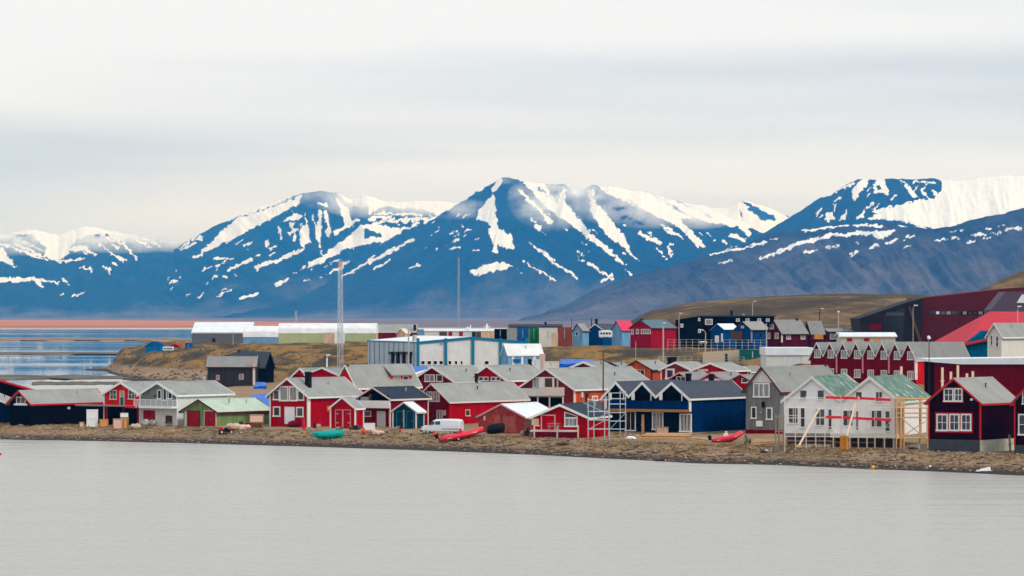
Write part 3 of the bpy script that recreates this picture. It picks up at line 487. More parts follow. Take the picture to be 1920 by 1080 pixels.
# ---------------------------------------------------------------- a gabled building seen over its near corner
def hash_(t): return sum((i + 3) * ord(c) for i, c in enumerate(t))
class House:
    """xl, xc, xr: photo columns of the gable's far corner, the near corner and the far end of the long side; rows give heights"""
    def __init__(s, name, label, xl, xc, xr, base, eave, apex, Y=None, th=35, flip=False, wall='red', roof='roof_grey', trim='white_trim', ov=0.35, cat='house', group=None,
                 splits=None, corner=True, found=None, drop=1.3, barge=0.22, Lmax=None, fascia=True, back=True, side_wall=None):
        s.Y = Y * DS if Y else Yg(base, 1.6); s.zg = Zp(base, s.Y); s.C = Vector(((xc - 960) / F * s.Y, s.Y)); a = math.radians(th)
        s.flip = flip; s.ang = a if flip else -a; s.ex = Vector((math.cos(s.ang), math.sin(s.ang))); s.ey = Vector((-math.sin(s.ang), math.cos(s.ang)))
        s.root = empty(name, (s.C.x, s.C.y, s.zg), s.ang, label, cat, group)
        ge, se = (xr, xl) if flip else (xl, xr)
        w = s.along('f', ge); s.L = abs(s.along('s', se)); s.L = min(s.L, Lmax) if Lmax else s.L
        s.x0, s.x1 = min(w, 0.0), max(w, 0.0); s.w = s.x1 - s.x0
        s.he = Zp(eave, s.Y) - s.zg; mid = (s.x0 + s.x1) / 2
        sp = [s.along('f', q) for q in splits] if splits else [s.x0, s.x1]
        s.sp = sp; m0 = (sp[-2] + sp[-1]) / 2 if not flip else (sp[0] + sp[1]) / 2
        s.hr = Zp(apex, (s.C + s.ex * m0).y) - s.zg; s.mid = m0; s.trim, s.wall = trim, wall
        s.Ff = lambda a_, z, d: (a_, -d, z)
        s.Fs = (lambda a_, z, d: (-d, a_, z)) if flip else (lambda a_, z, d: (d, a_, z))
        if drop > 0:
            cs_ = [s.C + s.ex * a_ + s.ey * b_ for a_ in (s.x0, s.x1) for b_ in (0, s.L)]; drop = max(drop, s.zg - min(gz(c_.x, c_.y) for c_ in cs_) + 0.4)
        r = s.root; z0 = found[0] if found else -drop; hw = s.he
        out = [(sp[0], z0), (sp[-1], z0), (sp[-1], hw)]
        for i in range(len(sp) - 1, 0, -1):
            out += [((sp[i] + sp[i - 1]) / 2, s.hr - 0.17), (sp[i - 1], hw)]
        MB().prism(out, s.Ff, 0, -s.L).build('wall', wall, r)
        if found: MB().box(s.x0 - 0.05, s.x1 + 0.05, -0.05, s.L + 0.05, -drop, found[0]).build('foundation', found[1], r)
        for i in range(len(sp) - 1):
            a0, a1 = sp[i], sp[i + 1]; m = (a0 + a1) / 2; sl = (s.hr - hw) / (m - a0)
            o0 = ov if i == 0 else 0.0; o1 = ov if i == len(sp) - 2 else 0.0; T = 0.16
            top = [(a0 - o0, hw - o0 * sl + 0.02), (m, s.hr), (a1 + o1, hw - o1 * sl + 0.02)]; bot = [(a, z - T) for a, z in top[::-1]]
            MB().prism(top + bot, s.Ff, ov, -s.L - ov).build('roof', roof, r)
            MB().prism([(m - 0.22, s.hr - 0.22 * sl + 0.03), (m, s.hr + 0.05), (m + 0.22, s.hr - 0.22 * sl + 0.03), (m, s.hr + 0.01)], s.Ff, ov - 0.02, -s.L - ov + 0.02).build('ridge_cap', roof, r)
            if s.L > 5 and len(sp) == 2 and hash_(label) % 3:
                q_ = 0.25 + (hash_(label) % 50) / 100; xx = m + (s.w * 0.22 if not flip else -s.w * 0.22); zz = s.hr - s.w * 0.22 * sl
                MB().tube([(xx, s.L * q_, zz - 0.2), (xx, s.L * q_, zz + 0.42)], 0.07, 8).tube([(xx, s.L * q_, zz + 0.4), (xx, s.L * q_, zz + 0.5)], 0.13, 8).build('roof_vent', 'dark_trim' if hash_(label) % 2 else 'galvanised', r)
            for j, (p, q) in enumerate(((top[0], top[1]), (top[1], top[2]))):
                for d0, d1 in ((ov, ov + 0.07), (-s.L - ov - 0.07, -s.L - ov))[:2 if back else 1]:
                    MB().prism([(p[0], p[1] + 0.05), (q[0], q[1] + 0.05), (q[0], q[1] - barge), (p[0], p[1] - barge)], s.Ff, d0, d1).build('bargeboard', trim, r)
            if fascia:
                for a_, on in ((a0 - o0, i == 0), (a1 + o1, i == len(sp) - 2)):
                    if on: sg = -1 if a_ < m else 1; MB().box(min(a_, a_ + sg * 0.06), max(a_, a_ + sg * 0.06), -ov, s.L + ov, hw - ov * sl - 0.2, hw - ov * sl + 0.035).build('fascia', trim, r)
        if corner:
            for cx, cyy in ((s.x0, 0), (s.x1, 0), (s.x0 if flip else s.x1, s.L)):
                MB().box(cx - 0.09, cx + 0.09, cyy - 0.09, cyy + 0.09, z0 + 0.02, hw - 0.05).build('corner_board', trim, r)
    def along(s, face, px, d=0.0):
        k_ = (px - 960) / F; e, nrm = (s.ex, -s.ey) if face == 'f' else ((s.ey, (-s.ex if s.flip else s.ex)) if face == 's' else (s.ey, s.ex))
        c = s.C + nrm * d; return (k_ * c.y - c.x) / (e.x - k_ * e.y)
    def loc(s, face, px, py, d=0.0):
        a_ = s.along(face, px, d); e, nrm = (s.ex, -s.ey) if face == 'f' else ((s.ey, (-s.ex if s.flip else s.ex)) if face == 's' else (s.ey, s.ex))
        y = (s.C + nrm * d + e * a_).y; return a_, Zp(py, y) - s.zg
    def rect(s, face, x0, y0, x1, y1, d=0.0):
        xm, ym = (x0 + x1) / 2, (y0 + y1) / 2
        a0 = s.along(face, x0, d); a1 = s.along(face, x1, d); z1 = s.loc(face, xm, y0, d)[1]; z0 = s.loc(face, xm, y1, d)[1]
        return min(a0, a1), max(a0, a1), z0, z1
    def M(s, face): return s.Ff if face == 'f' else s.Fs
    def part(s, name, face, x0, y0, x1, y1, mat, d0=0.0, d1=0.08, **kw):
        a0, a1, z0, z1 = s.rect(face, x0, y0, x1, y1, max(d0, 0)); return MB().fbox(s.M(face), a0, a1, z0, z1, d0, d1).build(name, mat, s.root, **kw)
    def win(s, face, x0, y0, x1, y1, nx=1, ny=1, frame=None, pane='glass', fw=0.09, d=0.0, name='window', mull=0.06):
        fr = frame or s.trim; a0, a1, z0, z1 = s.rect(face, x0, y0, x1, y1, d); M = s.M(face); fw = min(fw, (a1 - a0) * 0.22, (z1 - z0) * 0.22)
        m = MB(); d0, d1 = d - 0.02, d + 0.09
        m.fbox(M, a0 - 0.04, a1 + 0.04, z0 - 0.03, z0 + fw, d0, d1 + 0.1).fbox(M, a0, a1, z1 - fw, z1, d0, d1).fbox(M, a0, a0 + fw, z0 + fw, z1 - fw, d0, d1).fbox(M, a1 - fw, a1, z0 + fw, z1 - fw, d0, d1)
        cx = [a0 + fw + (a1 - a0 - 2 * fw) * i / nx for i in range(nx + 1)]; cz = [z0 + fw + (z1 - z0 - 2 * fw) * i / ny for i in range(ny + 1)]
        for c in cx[1:-1]: m.fbox(M, c - mull / 2, c + mull / 2, z0 + fw, z1 - fw, d0, d1 - 0.015)
        for c in cz[1:-1]: m.fbox(M, a0 + fw, a1 - fw, c - mull / 2, c + mull / 2, d0, d1 - 0.025)
        w_ = m.build(name, fr, s.root)
        for i in range(nx):
            for j in range(ny): MB().fbox(M, cx[i] + 0.005, cx[i + 1] - 0.005, cz[j] + 0.005, cz[j + 1] - 0.005, d - 0.02, d + 0.03).build('pane', pane, w_)
        return w_
    def door(s, face, x0, y0, x1, y1, mat='door_white', frame=None, d=0.0, leaves=1, name='door'):
        a0, a1, z0, z1 = s.rect(face, x0, y0, x1, y1, d); M = s.M(face); m = MB(); n = leaves
        for i in range(n):
            b0 = a0 + (a1 - a0) * i / n + 0.02; b1 = a0 + (a1 - a0) * (i + 1) / n - 0.02; m.fbox(M, b0, b1, z0, z1, d - 0.02, d + 0.06)
        o = m.build(name, mat, s.root); fr = frame or s.trim; t = 0.09
        MB().fbox(M, a0 - t, a0, z0, z1 + t, d - 0.02, d + 0.1).fbox(M, a1, a1 + t, z0, z1 + t, d - 0.02, d + 0.1).fbox(M, a0, a1, z1, z1 + t, d - 0.02, d + 0.1).build('door_frame', fr, o)
        MB().fbox(M, (a0 + a1) / 2 + (0.08 if n > 1 else (a1 - a0) * 0.33), (a0 + a1) / 2 + (0.14 if n > 1 else (a1 - a0) * 0.33 + 0.1), z0 + (z1 - z0) * 0.45, z0 + (z1 - z0) * 0.45 + 0.06, d + 0.06, d + 0.12).build('handle', 'galvanised', o)
        return o
    def chimney(s, px, top, bot, w=0.6, mat='soot_black', off=None, cap=True, round_=False):
        x = s.mid if off is None else off
        c = s.C + s.ex * x; k_ = (px - 960) / F; a_ = (k_ * c.y - c.x) / (s.ey.x - k_ * s.ey.y); a_ = min(max(a_, 0.3), s.L - 0.3) if s.L > 1 else a_
        y = (c + s.ey * a_).y; z1 = Zp(top, y) - s.zg; z0 = Zp(bot, y) - s.zg - 0.25; m = MB()
        if round_: m.lathe([(w / 2, z0), (w / 2, z1 - 0.2), (w * 0.75, z1 - 0.2), (w * 0.75, z1 - 0.08), (w * 0.2, z1)], (x, a_, 0), 10)
        else:
            m.box(x - w / 2, x + w / 2, a_ - w / 2, a_ + w / 2, z0, z1)
            if cap: m.box(x - w / 2 - 0.06, x + w / 2 + 0.06, a_ - w / 2 - 0.06, a_ + w / 2 + 0.06, z1 - 0.28, z1 - 0.12)
        return m.build('chimney', mat, s.root)

def railing(h, face, x0, ya, x1, yb, d, mat='rail_white', gap=0.16, name='railing'):
    """posts and rails along a balcony, by the columns of its ends and the rows of its top and foot"""
    a0, a1, z0, z1 = h.rect(face, x0, ya, x1, yb, d); M = h.M(face); m = MB()
    m.fbox(M, a0, a1, z1 - 0.08, z1, d, d + 0.08).fbox(M, a0, a1, z0, z0 + 0.07, d, d + 0.07)
    n = max(2, int((a1 - a0) / gap))
    for i in range(n + 1):
        c = a0 + (a1 - a0 - 0.05) * i / n; m.fbox(M, c, c + (0.09 if i % 6 == 0 else 0.045), z0 + 0.07, z1 - 0.08, d + 0.015, d + 0.055)
    return m.build(name, mat, h.root)

# ---------------------------------------------------------------- the row of houses along the beach
h = House('boathouse', 'grey felt roof with red edge over far black boathouse, cut by the frame edge', -95, 84, 84.5, 800, 737, 711, Y=286, th=2, wall='tar_black', trim='red_trim', cat='boathouse', Lmax=6, splits=None, corner=False)
h.root.name = 'boathouse'
h = House('shed', 'dark navy shed with grey roof and white fascia at the left frame edge', -95, 22, 48, 797, 759, 736, Y=271, th=14, wall='navy_dark', trim='white_trim', cat='shed', Lmax=6.5, corner=False, barge=0.15)
h = House('boathouse', 'long black boathouse with red bargeboards and one white gable window', 19, 57, 196, 798, 753, 732, Y=265.5, th=33, wall='tar_black', trim='red_trim', cat='boathouse', ov=0.45, corner=False)
h.win('f', 31, 744, 48, 757, 2, 1, 'white_trim'); h.part('window_sill', 'f', 27, 757, 52, 760, 'white_trim', 0, 0.16)
h.part('sign', 's', 119, 754, 133, 757.5, 'sign_grey', 0, 0.1); h.part('wall_lamp', 's', 126, 763, 129, 767, 'white_trim', 0, 0.25)

hw = House('house', 'two-storey white house with three tall gable windows, balcony and red garage door', 263, 332, 434, 799, 739, 716, th=33, wall='white_paint', trim='white_trim', ov=0.35, barge=0.3)
h = hw
gp = MB().prism([(h.x0 + 0.1, h.loc('f', 300, 765)[1]), (h.x1 - 0.1, h.loc('f', 300, 765)[1]), (h.x1 - 0.1, h.he), (h.mid, h.hr - 0.3), (h.x0 + 0.1, h.he)], h.Ff, 0.0, 0.03).build('gable_cladding', 'grey_paint', h.root)
h.win('f', 295.5, 731, 303, 748, 1, 1, pane='glass_dark', d=0.03); h.win('f', 306, 727, 313, 751, 1, 1, pane='glass_dark', d=0.03); h.win('f', 315.5, 731, 323.5, 748, 1, 1, pane='glass_dark', d=0.03)
h.part('wall_lamp', 'f', 289.5, 741, 292, 744, 'soot_black', 0.03, 0.2); h.part('wall_lamp', 'f', 326, 741, 328.5, 744, 'soot_black', 0.03, 0.2)
h.part('balcony_floor', 'f', 250, 762, 333, 765, 'white_trim', 0, 1.5); railing(h, 'f', 251, 749, 331, 762, 1.42)
h.door('f', 269, 769, 292, 796, 'door_red', leaves=2, name='garage_door'); h.win('f', 311, 779, 323, 793, 2, 2, 'dark_red_trim', 'glass_dark')
h.part('vent', 's', 343, 738, 349, 742, 'dark_trim', 0, 0.06); h.chimney(383, 706, 717, 0.35, 'galvanised', round_=True)
yl = (hw.C + hw.ex * hw.x0).y
h = House('house', 'bright red house with green door upstairs and open dark ground floor', 195.5, 262.5, 352, 797, 738, 716, Y=(yl + 0.1) / DS, th=33, wall='scarlet', trim='white_trim', barge=0.28)
h.win('f', 206.5, 731, 219, 749, 2, 2, 'pale_trim'); h.win('f', 241, 731, 253.5, 748.5, 2, 2, 'pale_trim'); d = h.door('f', 226, 734, 232.5, 759, 'door_green', 'pale_trim'); h.win('f', 226.8, 736, 231.8, 744, 1, 1, 'pale_trim', d=0.05)
h.part('balcony_floor', 'f', 155, 759, 262, 761.5, 'weathered_wood', 0, 1.7)
h.part('carport_shade', 'f', 202, 763, 258, 798, 'tar_black', 0, 0.05)  # flat black panel painting the shade of the open carport
for q in (198, 232, 259): h.part('post', 'f', q - 1, 761, q + 1.2, 799, 'oxblood', 1.45, 1.6)
h.part('kayak_on_floor', 'f', 238, 760.5, 254, 765, 'plastic_red', 1.7, 2.0).name = 'awning_roll'

h = House('garage', 'pale green double garage with two red doors and mint roof', 344, 406.5, 506, 801, 770, 749, th=33, wall='green_paint', roof='roof_mint', trim='dark_red_trim', cat='garage', ov=0.45, barge=0.16, corner=False, found=(0.12, 'concrete'))
h.door('f', 353.5, 771, 374, 800, 'door_red', 'dark_red_trim', leaves=2, name='garage_door'); h.door('f', 384, 771, 405, 799, 'door_red', 'pale_trim', leaves=2, name='garage_door')
h.part('corner_board', 'f', 347, 771, 350, 800, 'pale_trim', 0, 0.09)
h.part('roof_pipe', 's', 440, 741, 442, 756, 'galvanised', -1.2, -1.0)

h = House('house', 'large red house with wide white gable glazing and tall black flue', 507, 577, 676, 801, 740, 709, th=34, wall='red', trim='white_trim', ov=0.5, barge=0.2)
h.win('f', 512.5, 731, 524.5, 750, 1, 1, fw=0.14); h.win('f', 524.5, 724, 541, 752, 1, 1, fw=0.17, pane='glass_curtain'); h.win('f', 542.5, 724, 558, 752, 1, 1, fw=0.17, pane='glass_curtain'); h.win('f', 558.5, 732, 570.5, 751, 1, 1, fw=0.14)
h.win('f', 512.5, 762, 526, 781, 1, 1, fw=0.16); h.door('f', 535, 764, 552, 795, 'door_white'); h.win('f', 556, 763, 569.5, 782, 1, 1, fw=0.16)
h.chimney(578, 697, 734, 0.68, off=-1.6); h.part('corner_board', 's', 577.2, 741, 581, 801, 'white_trim', 0, 0.1)
h.part('crawl_vent', 's', 588, 795, 600, 800, 'concrete', 0, 0.12)

h = House('shed', 'small red shed with white-framed double doors beside the red house', 620, 666, 681, 803, 764, 744.5, th=28, wall='red', trim='white_trim', cat='shed', ov=0.22, barge=0.2)
h.door('f', 630, 769, 657, 801, 'red', 'pink_trim', leaves=2)
a0, a1, z0, z1 = h.rect('f', 642, 769, 644.5, 801); MB().fbox(h.Ff, a0, a1, z0, z1, 0.06, 0.1).build('door_strip', 'pink_trim', h.root)
for yy in (775, 792): h.part('hinge', 'f', 630, yy, 635, yy + 1.6, 'pink_trim', 0.06, 0.09); h.part('hinge', 'f', 652, yy, 657, yy + 1.6, 'pink_trim', 0.06, 0.09)
h.part('yellow_box', 'f', 613.5, 761, 618.5, 771, 'ochre', -0.2, 0.1).name = 'meter_box'

h = House('house', 'red house with navy roof and open loggia behind a white parapet', 672, 731, 802, 801, 746, 726, th=33, wall='oxblood', roof='roof_navy', trim='pale_trim', ov=0.4, barge=0.16)
h.part('loggia', 'f', 674, 741, 729, 757, 'tar_black', 0, 0.04)  # flat black panel; shade of the open balcony put into its colour
a_, z_ = h.loc('f', 702, 740); MB().prism([(h.x0 + 0.35, h.he - 0.05), (h.x1 - 0.35, h.he - 0.05), (h.mid, h.hr - 0.4)], h.Ff, 0, 0.04).build('gable_shade', 'tar_black', h.root)  # shade under the gable put on as a black triangle
h.part('table', 'f', 677, 744, 692, 752, 'sign_grey', 0.04, 0.2).name = 'loggia_panel'; h.part('post', 'f', 693, 739, 697, 752, 'dark_wood', 0.04, 0.2)
h.part('parapet', 'f', 669, 751, 731, 765, 'white_trim', 0.5, 0.62); h.part('balcony_floor', 'f', 670, 765, 731, 767, 'dark_red_trim', 0, 0.6)
h.win('f', 682.5, 770.5, 696, 781, 1, 1, 'pale_trim'); h.door('f', 708.5, 772, 722, 801, 'door_grey', 'pale_trim')
h.part('band', 's', 732, 747, 800, 752, 'red', 0, 0.04)

h = House('shed', 'narrow dark teal shed with glazed doors and light metal roof', 737, 780, 794, 804, 770, 754, th=25, wall='teal_dark', roof='roof_white', trim='pale_trim', cat='shed', ov=0.3, barge=0.13)
for q in (745, 763): h.door('f', q, 772, q + 12, 803, 'teal_dark', 'blue_trim')
h.part('door_strip', 'f', 756, 768, 758.5, 803, 'sign_grey', 0.05, 0.12)

h = House('house', 'long dark red house with grey roof, twin gable windows and teal door', 782, 841, 986, 797, 749, 719, th=34, wall='oxblood', trim='pale_trim', ov=0.45, barge=0.14, corner=False)
a0, a1, z0, z1 = h.rect('s', 842.5, 752, 985, 800); MB().fbox(h.Fs, 0.06, h.L - 0.02, -1.2, h.he - 0.12, -0.05, 0.03).build('side_cladding', 'red', h.root)  # sunlit side put into the colour as a brighter red panel
h.win('f', 799.5, 734, 811, 753, 2, 2, fw=0.12, pane='glass_curtain'); h.win('f', 813, 734, 824.5, 753, 2, 2, fw=0.12, pane='glass_curtain'); h.door('f', 792.5, 770, 801.5, 795, 'teal_dark'); h.win('f', 819, 769, 830, 787, 2, 1, pane='glass_curtain')
h.part('notice_board', 'f', 831, 769, 836, 779, 'pink_trim', 0, 0.1); h.part('flag_bracket', 'f', 804, 726, 806, 730, 'soot_black', 0, 0.3)
h.win('s', 872, 768, 880.5, 780, 1, 1); h.chimney(893, 700, 721, 0.45, round_=True); h.part('corner_board', 's', 983.5, 744, 986, 770, 'pale_trim', -0.02, 0.1)

h = House('shed', 'weathered brick-red barn shed with faded double doors and white roof', 897, 984, 1049, 813, 781, 757.5, th=24, wall='old_red', roof='roof_white', trim='pink_trim', cat='shed', ov=0.25, barge=0.1, corner=False, fascia=False)
h.door('f', 943, 782, 966, 811, 'door_rust', 'door_rust', leaves=2); h.door('f', 927, 779, 938, 811, 'door_rust', 'door_rust'); h.part('panel', 'f', 907, 780, 910, 788, 'pale_trim', 0, 0.05); h.part('hatch', 'f', 890, 777, 896, 786, 'dark_wood', 0.05, 0.2)
h.part('side_panel', 's', 986, 782, 1000, 800, 'dark_wood', 0, 0.05)

h = House('cabin', 'low wide red cabin with white bargeboards, slant-topped window and front deck', 1000, 1102, 1140, 821, 781, 758, th=16, wall='red', roof='roof_navy', trim='white_trim', cat='cabin', ov=0.4, barge=0.26, corner=False)
h.door('f', 1016, 779, 1040, 806, 'red', 'pale_trim'); h.win('f', 1058.5, 783, 1083, 800, 3, 1, fw=0.12, pane='glass_curtain')
a0, a1, z0, z1 = h.rect('f', 1058.5, 772, 1083, 783); w_ = MB().prism([(a0, z0), (a1, z0), (a1, z0 + 0.22), (a0, z1)], h.Ff, -0.02, 0.09).build('window', 'white_trim', h.root)
MB().prism([(a0 + 0.12, z0 + 0.06), (a1 - 0.12, z0 + 0.06), (a1 - 0.12, z0 + 0.18), (a0 + 0.12, z1 - 0.14)], h.Ff, 0.05, 0.1).build('pane', 'glass', w_)
h.part('deck', 'f', 1000, 806, 1084, 809, 'pale_trim', 0, 1.6); h.part('deck_skirt', 'f', 1002, 809, 1084, 822, 'oxblood', 1.4, 1.5)
for q in (1001, 1044, 1083): h.part('post', 'f', q, 797, q + 2.2, 822, 'pale_trim', 1.5, 1.62)
h.part('handrail', 'f', 1001, 797, 1012, 799, 'pale_trim', 1.5, 1.6); h.part('notice_board', 'f', 997, 785, 1010, 797, 'peach', 1.5, 1.6)

# the navy row house: three gables, one long side
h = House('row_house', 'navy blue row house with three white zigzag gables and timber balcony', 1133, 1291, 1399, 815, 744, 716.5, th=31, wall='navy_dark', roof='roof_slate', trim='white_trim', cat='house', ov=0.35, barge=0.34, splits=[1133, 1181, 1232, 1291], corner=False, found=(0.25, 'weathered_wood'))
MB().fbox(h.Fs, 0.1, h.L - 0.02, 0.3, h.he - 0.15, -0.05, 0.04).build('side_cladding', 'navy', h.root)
h.part('balcony_front', 'f', 1139, 751, 1290, 767, 'navy', 0.9, 1.0); h.part('balcony_beam', 'f', 1137, 767, 1293, 772, 'pine_dark', 0.85, 1.05); h.part('balcony_floor', 'f', 1139, 768, 1290, 771, 'dark_wood', 0, 0.9)
for q0, q1 in ((1141, 1176), (1184, 1227), (1236, 1285)): h.part('loggia', 'f', q0, 738, q1, 752, 'tar_black', 0, 0.05); h.part('post', 'f', q0 + 0.5, 737, q0 + 6, 750, 'white_trim', 0.5, 0.6); h.part('post', 'f', q1 - 7, 733, q1 - 5.5, 752, 'alu_tube', 0.5, 0.6)  # shade of the recessed upper storey painted as flat black panels
h.part('corner_board', 's', 1291, 746, 1295, 772, 'white_trim', -0.1, 0.1); h.part('corner_board', 'f', 1134, 742, 1139, 768, 'white_trim', 0, 0.1)
h.win('f', 1173, 770.5, 1192.5, 808, 2, 1, fw=0.14, pane='glass_dark'); h.win('f', 1223, 773, 1244, 806, 3, 1, fw=0.14, pane='glass_curtain'); h.win('f', 1274.5, 775.5, 1297, 810, 3, 1, fw=0.16, pane='glass_curtain')
h.chimney(1291, 700, 716, 0.55, off=h.mid - 0.4); h.chimney(1334, 701, 716, 0.55, off=h.mid - 0.4); h.win('s', 1390, 770, 1396, 800, 1, 1, 'navy_dark', 'glass_dark')

h = House('house', 'tall grey house with dark red bargeboards and triple gable window', 1398.5, 1462, 1628, 816, 729, 687.5, th=33, wall='grey_paint', roof='roof_mid', trim='dark_red_trim', ov=0.4, barge=0.2, corner=False, found=(0.65, 'oxblood'), Lmax=17)
MB().prism([(h.x0 + 0.25, h.loc('f', 1425, 717)[1]), (h.x1 - 0.35, h.loc('f', 1425, 717)[1]), (h.mid, h.hr - 0.45)], h.Ff, 0, 0.05).build('gable_panel', 'white_paint', h.root)
h.win('f', 1412.5, 718, 1443.5, 745, 3, 1, 'white_trim', fw=0.16, mull=0.14, pane='glass_curtain'); h.win('f', 1408.5, 762.5, 1419, 785, 1, 1, 'white_trim', fw=0.14); h.win('f', 1437, 764, 1448.5, 787, 1, 1, 'white_trim', fw=0.14)
h.part('meter_box', 'f', 1419, 789, 1430.5, 799.5, 'door_white', 0, 0.22); h.part('wall_lamp', 'f', 1430, 753, 1434, 764, 'soot_black', 0, 0.3); h.part('vent', 'f', 1425.5, 771, 1429, 775, 'sign_grey', 0, 0.12)
h.part('eave_return', 's', 1462, 730, 1480, 737, 'white_trim', 0, 0.08); h.chimney(1580, 683, 689, 0.4, round_=True, mat='dark_trim')

# two gables under white sheeting, on stilts, roof netted
Yw = Yg(838, 1.5)
h = House('house', 'unfinished house wrapped in white sheeting with twin gables, standing on stilts', 1470, 1687, 1745, 817, 750, 706, Y=221, th=20, wall='wrap_white', roof='netting_green', trim='cream_paint', ov=0.3, barge=0.34, splits=[1470, 1577, 1687], corner=False, drop=-0.02, found=None)
for x0, y0, x1, y1, n in [(1499.5, 731, 1513.5, 748, 1), (1532.5, 731, 1546, 749, 1), (1604, 734, 1617, 747, 1), (1641.5, 734, 1655, 753, 2), (1478, 763.5, 1497, 794, 2), (1500.5, 764, 1510, 802, 1), (1528.5, 766.5, 1547, 798, 2), (1552.5, 767, 1560.5, 806, 1), (1580.5, 769, 1600, 799, 2), (1604.5, 770, 1611, 807, 1), (1633.5, 769, 1654, 801, 2), (1659.5, 770, 1669, 809, 1)]:
    h.win('f', x0, y0, x1, y1, n, 2 if y1 - y0 > 24 and n > 1 else 1, 'wrap_white', 'glass', fw=0.07, d=-0.02)
h.part('floor_beam', 'f', 1470, 813, 1686, 820, 'weathered_wood', -0.1, 0.08); h.part('deck_plank', 'f', 1562, 813, 1686, 820.5, 'cream_paint', 0.08, 1.3)
for i in range(8):
    q = 1473 + i * 30; a_, z_ = h.loc('f', q, 818)
    for dd in (0.4, 1.2): MB().box(a_, a_ + 0.16, dd, dd + 0.16, -3.0, 0.0).build('stilt', 'pine_dark', h.root)
MB().box(h.x0 + 0.2, h.x1 - 0.2, 1.0, 1.2, -3.0, 0.0).build('crawl_space_shade', 'dark_wood', h.root)  # dark wall painting the shaded void under the floor
for i_, (q0, q1, v0) in enumerate(((1472, 1560, 825), (1555, 1640, 828), (1630, 1684, 824), (1480, 1530, 832))): h.part('skirt_board', 'f', q0, v0, q1, v0 + 3.2, ('weathered_wood', 'pine_dark', 'dark_wood', 'weathered_wood')[i_], -0.25 - 0.06 * i_, -0.2 - 0.06 * i_)

h = House('house', 'almost black house with bright red trim and white windows on grey foundation', 1742, 1838, 1906, 849, 752, 709, Y=213, th=33, wall='maroon_black', trim='red_trim', ov=0.4, barge=0.2, found=(1.42, 'dark_concrete'), drop=0.6)
h.win('f', 1770, 728, 1788, 753, 2, 2, 'white_trim', fw=0.13); h.win('f', 1789.5, 728, 1805, 753, 2, 2, 'white_trim', fw=0.13)
a0, a1, z0, z1 = h.rect('f', 1768, 726, 1806.5, 755); MB().fbox(h.Ff, a0, a1, z0, z1, -0.02, 0.015).build('window_surround', 'red_trim', h.root)
for q0, q1 in ((1756.5, 1777.5), (1780, 1799.5), (1802, 1821.5)): h.win('f', q0, 776, q1, 808, 2, 2, 'white_trim', fw=0.15)
a0, a1, z0, z1 = h.rect('f', 1753.5, 773.5, 1824, 811.5); MB().fbox(h.Ff, a0, a1, z0, z1, -0.02, 0.015).build('window_surround', 'red_trim', h.root)
h.part('wall_lamp', 'f', 1821, 747, 1825, 751, 'white_trim', 0, 0.25); MB().fbox(h.Fs, -0.1, h.L + 0.06, -0.6, 1.40, 0.0, 0.09).build('side_foundation', 'concrete', h.root)
h = House('house', 'black house with red trim cut off by the right frame edge', 1903, 1972, 2010, 846, 752, 711, Y=211, th=33, wall='maroon_black', trim='red_trim', ov=0.4, barge=0.2, found=(0.6, 'dark_concrete'), drop=0.8)
h.win('f', 1917, 732, 1932, 758, 2, 2, 'white_trim', fw=0.13); h.win('f', 1909.5, 776, 1926, 816, 1, 2, 'white_trim', fw=0.15)

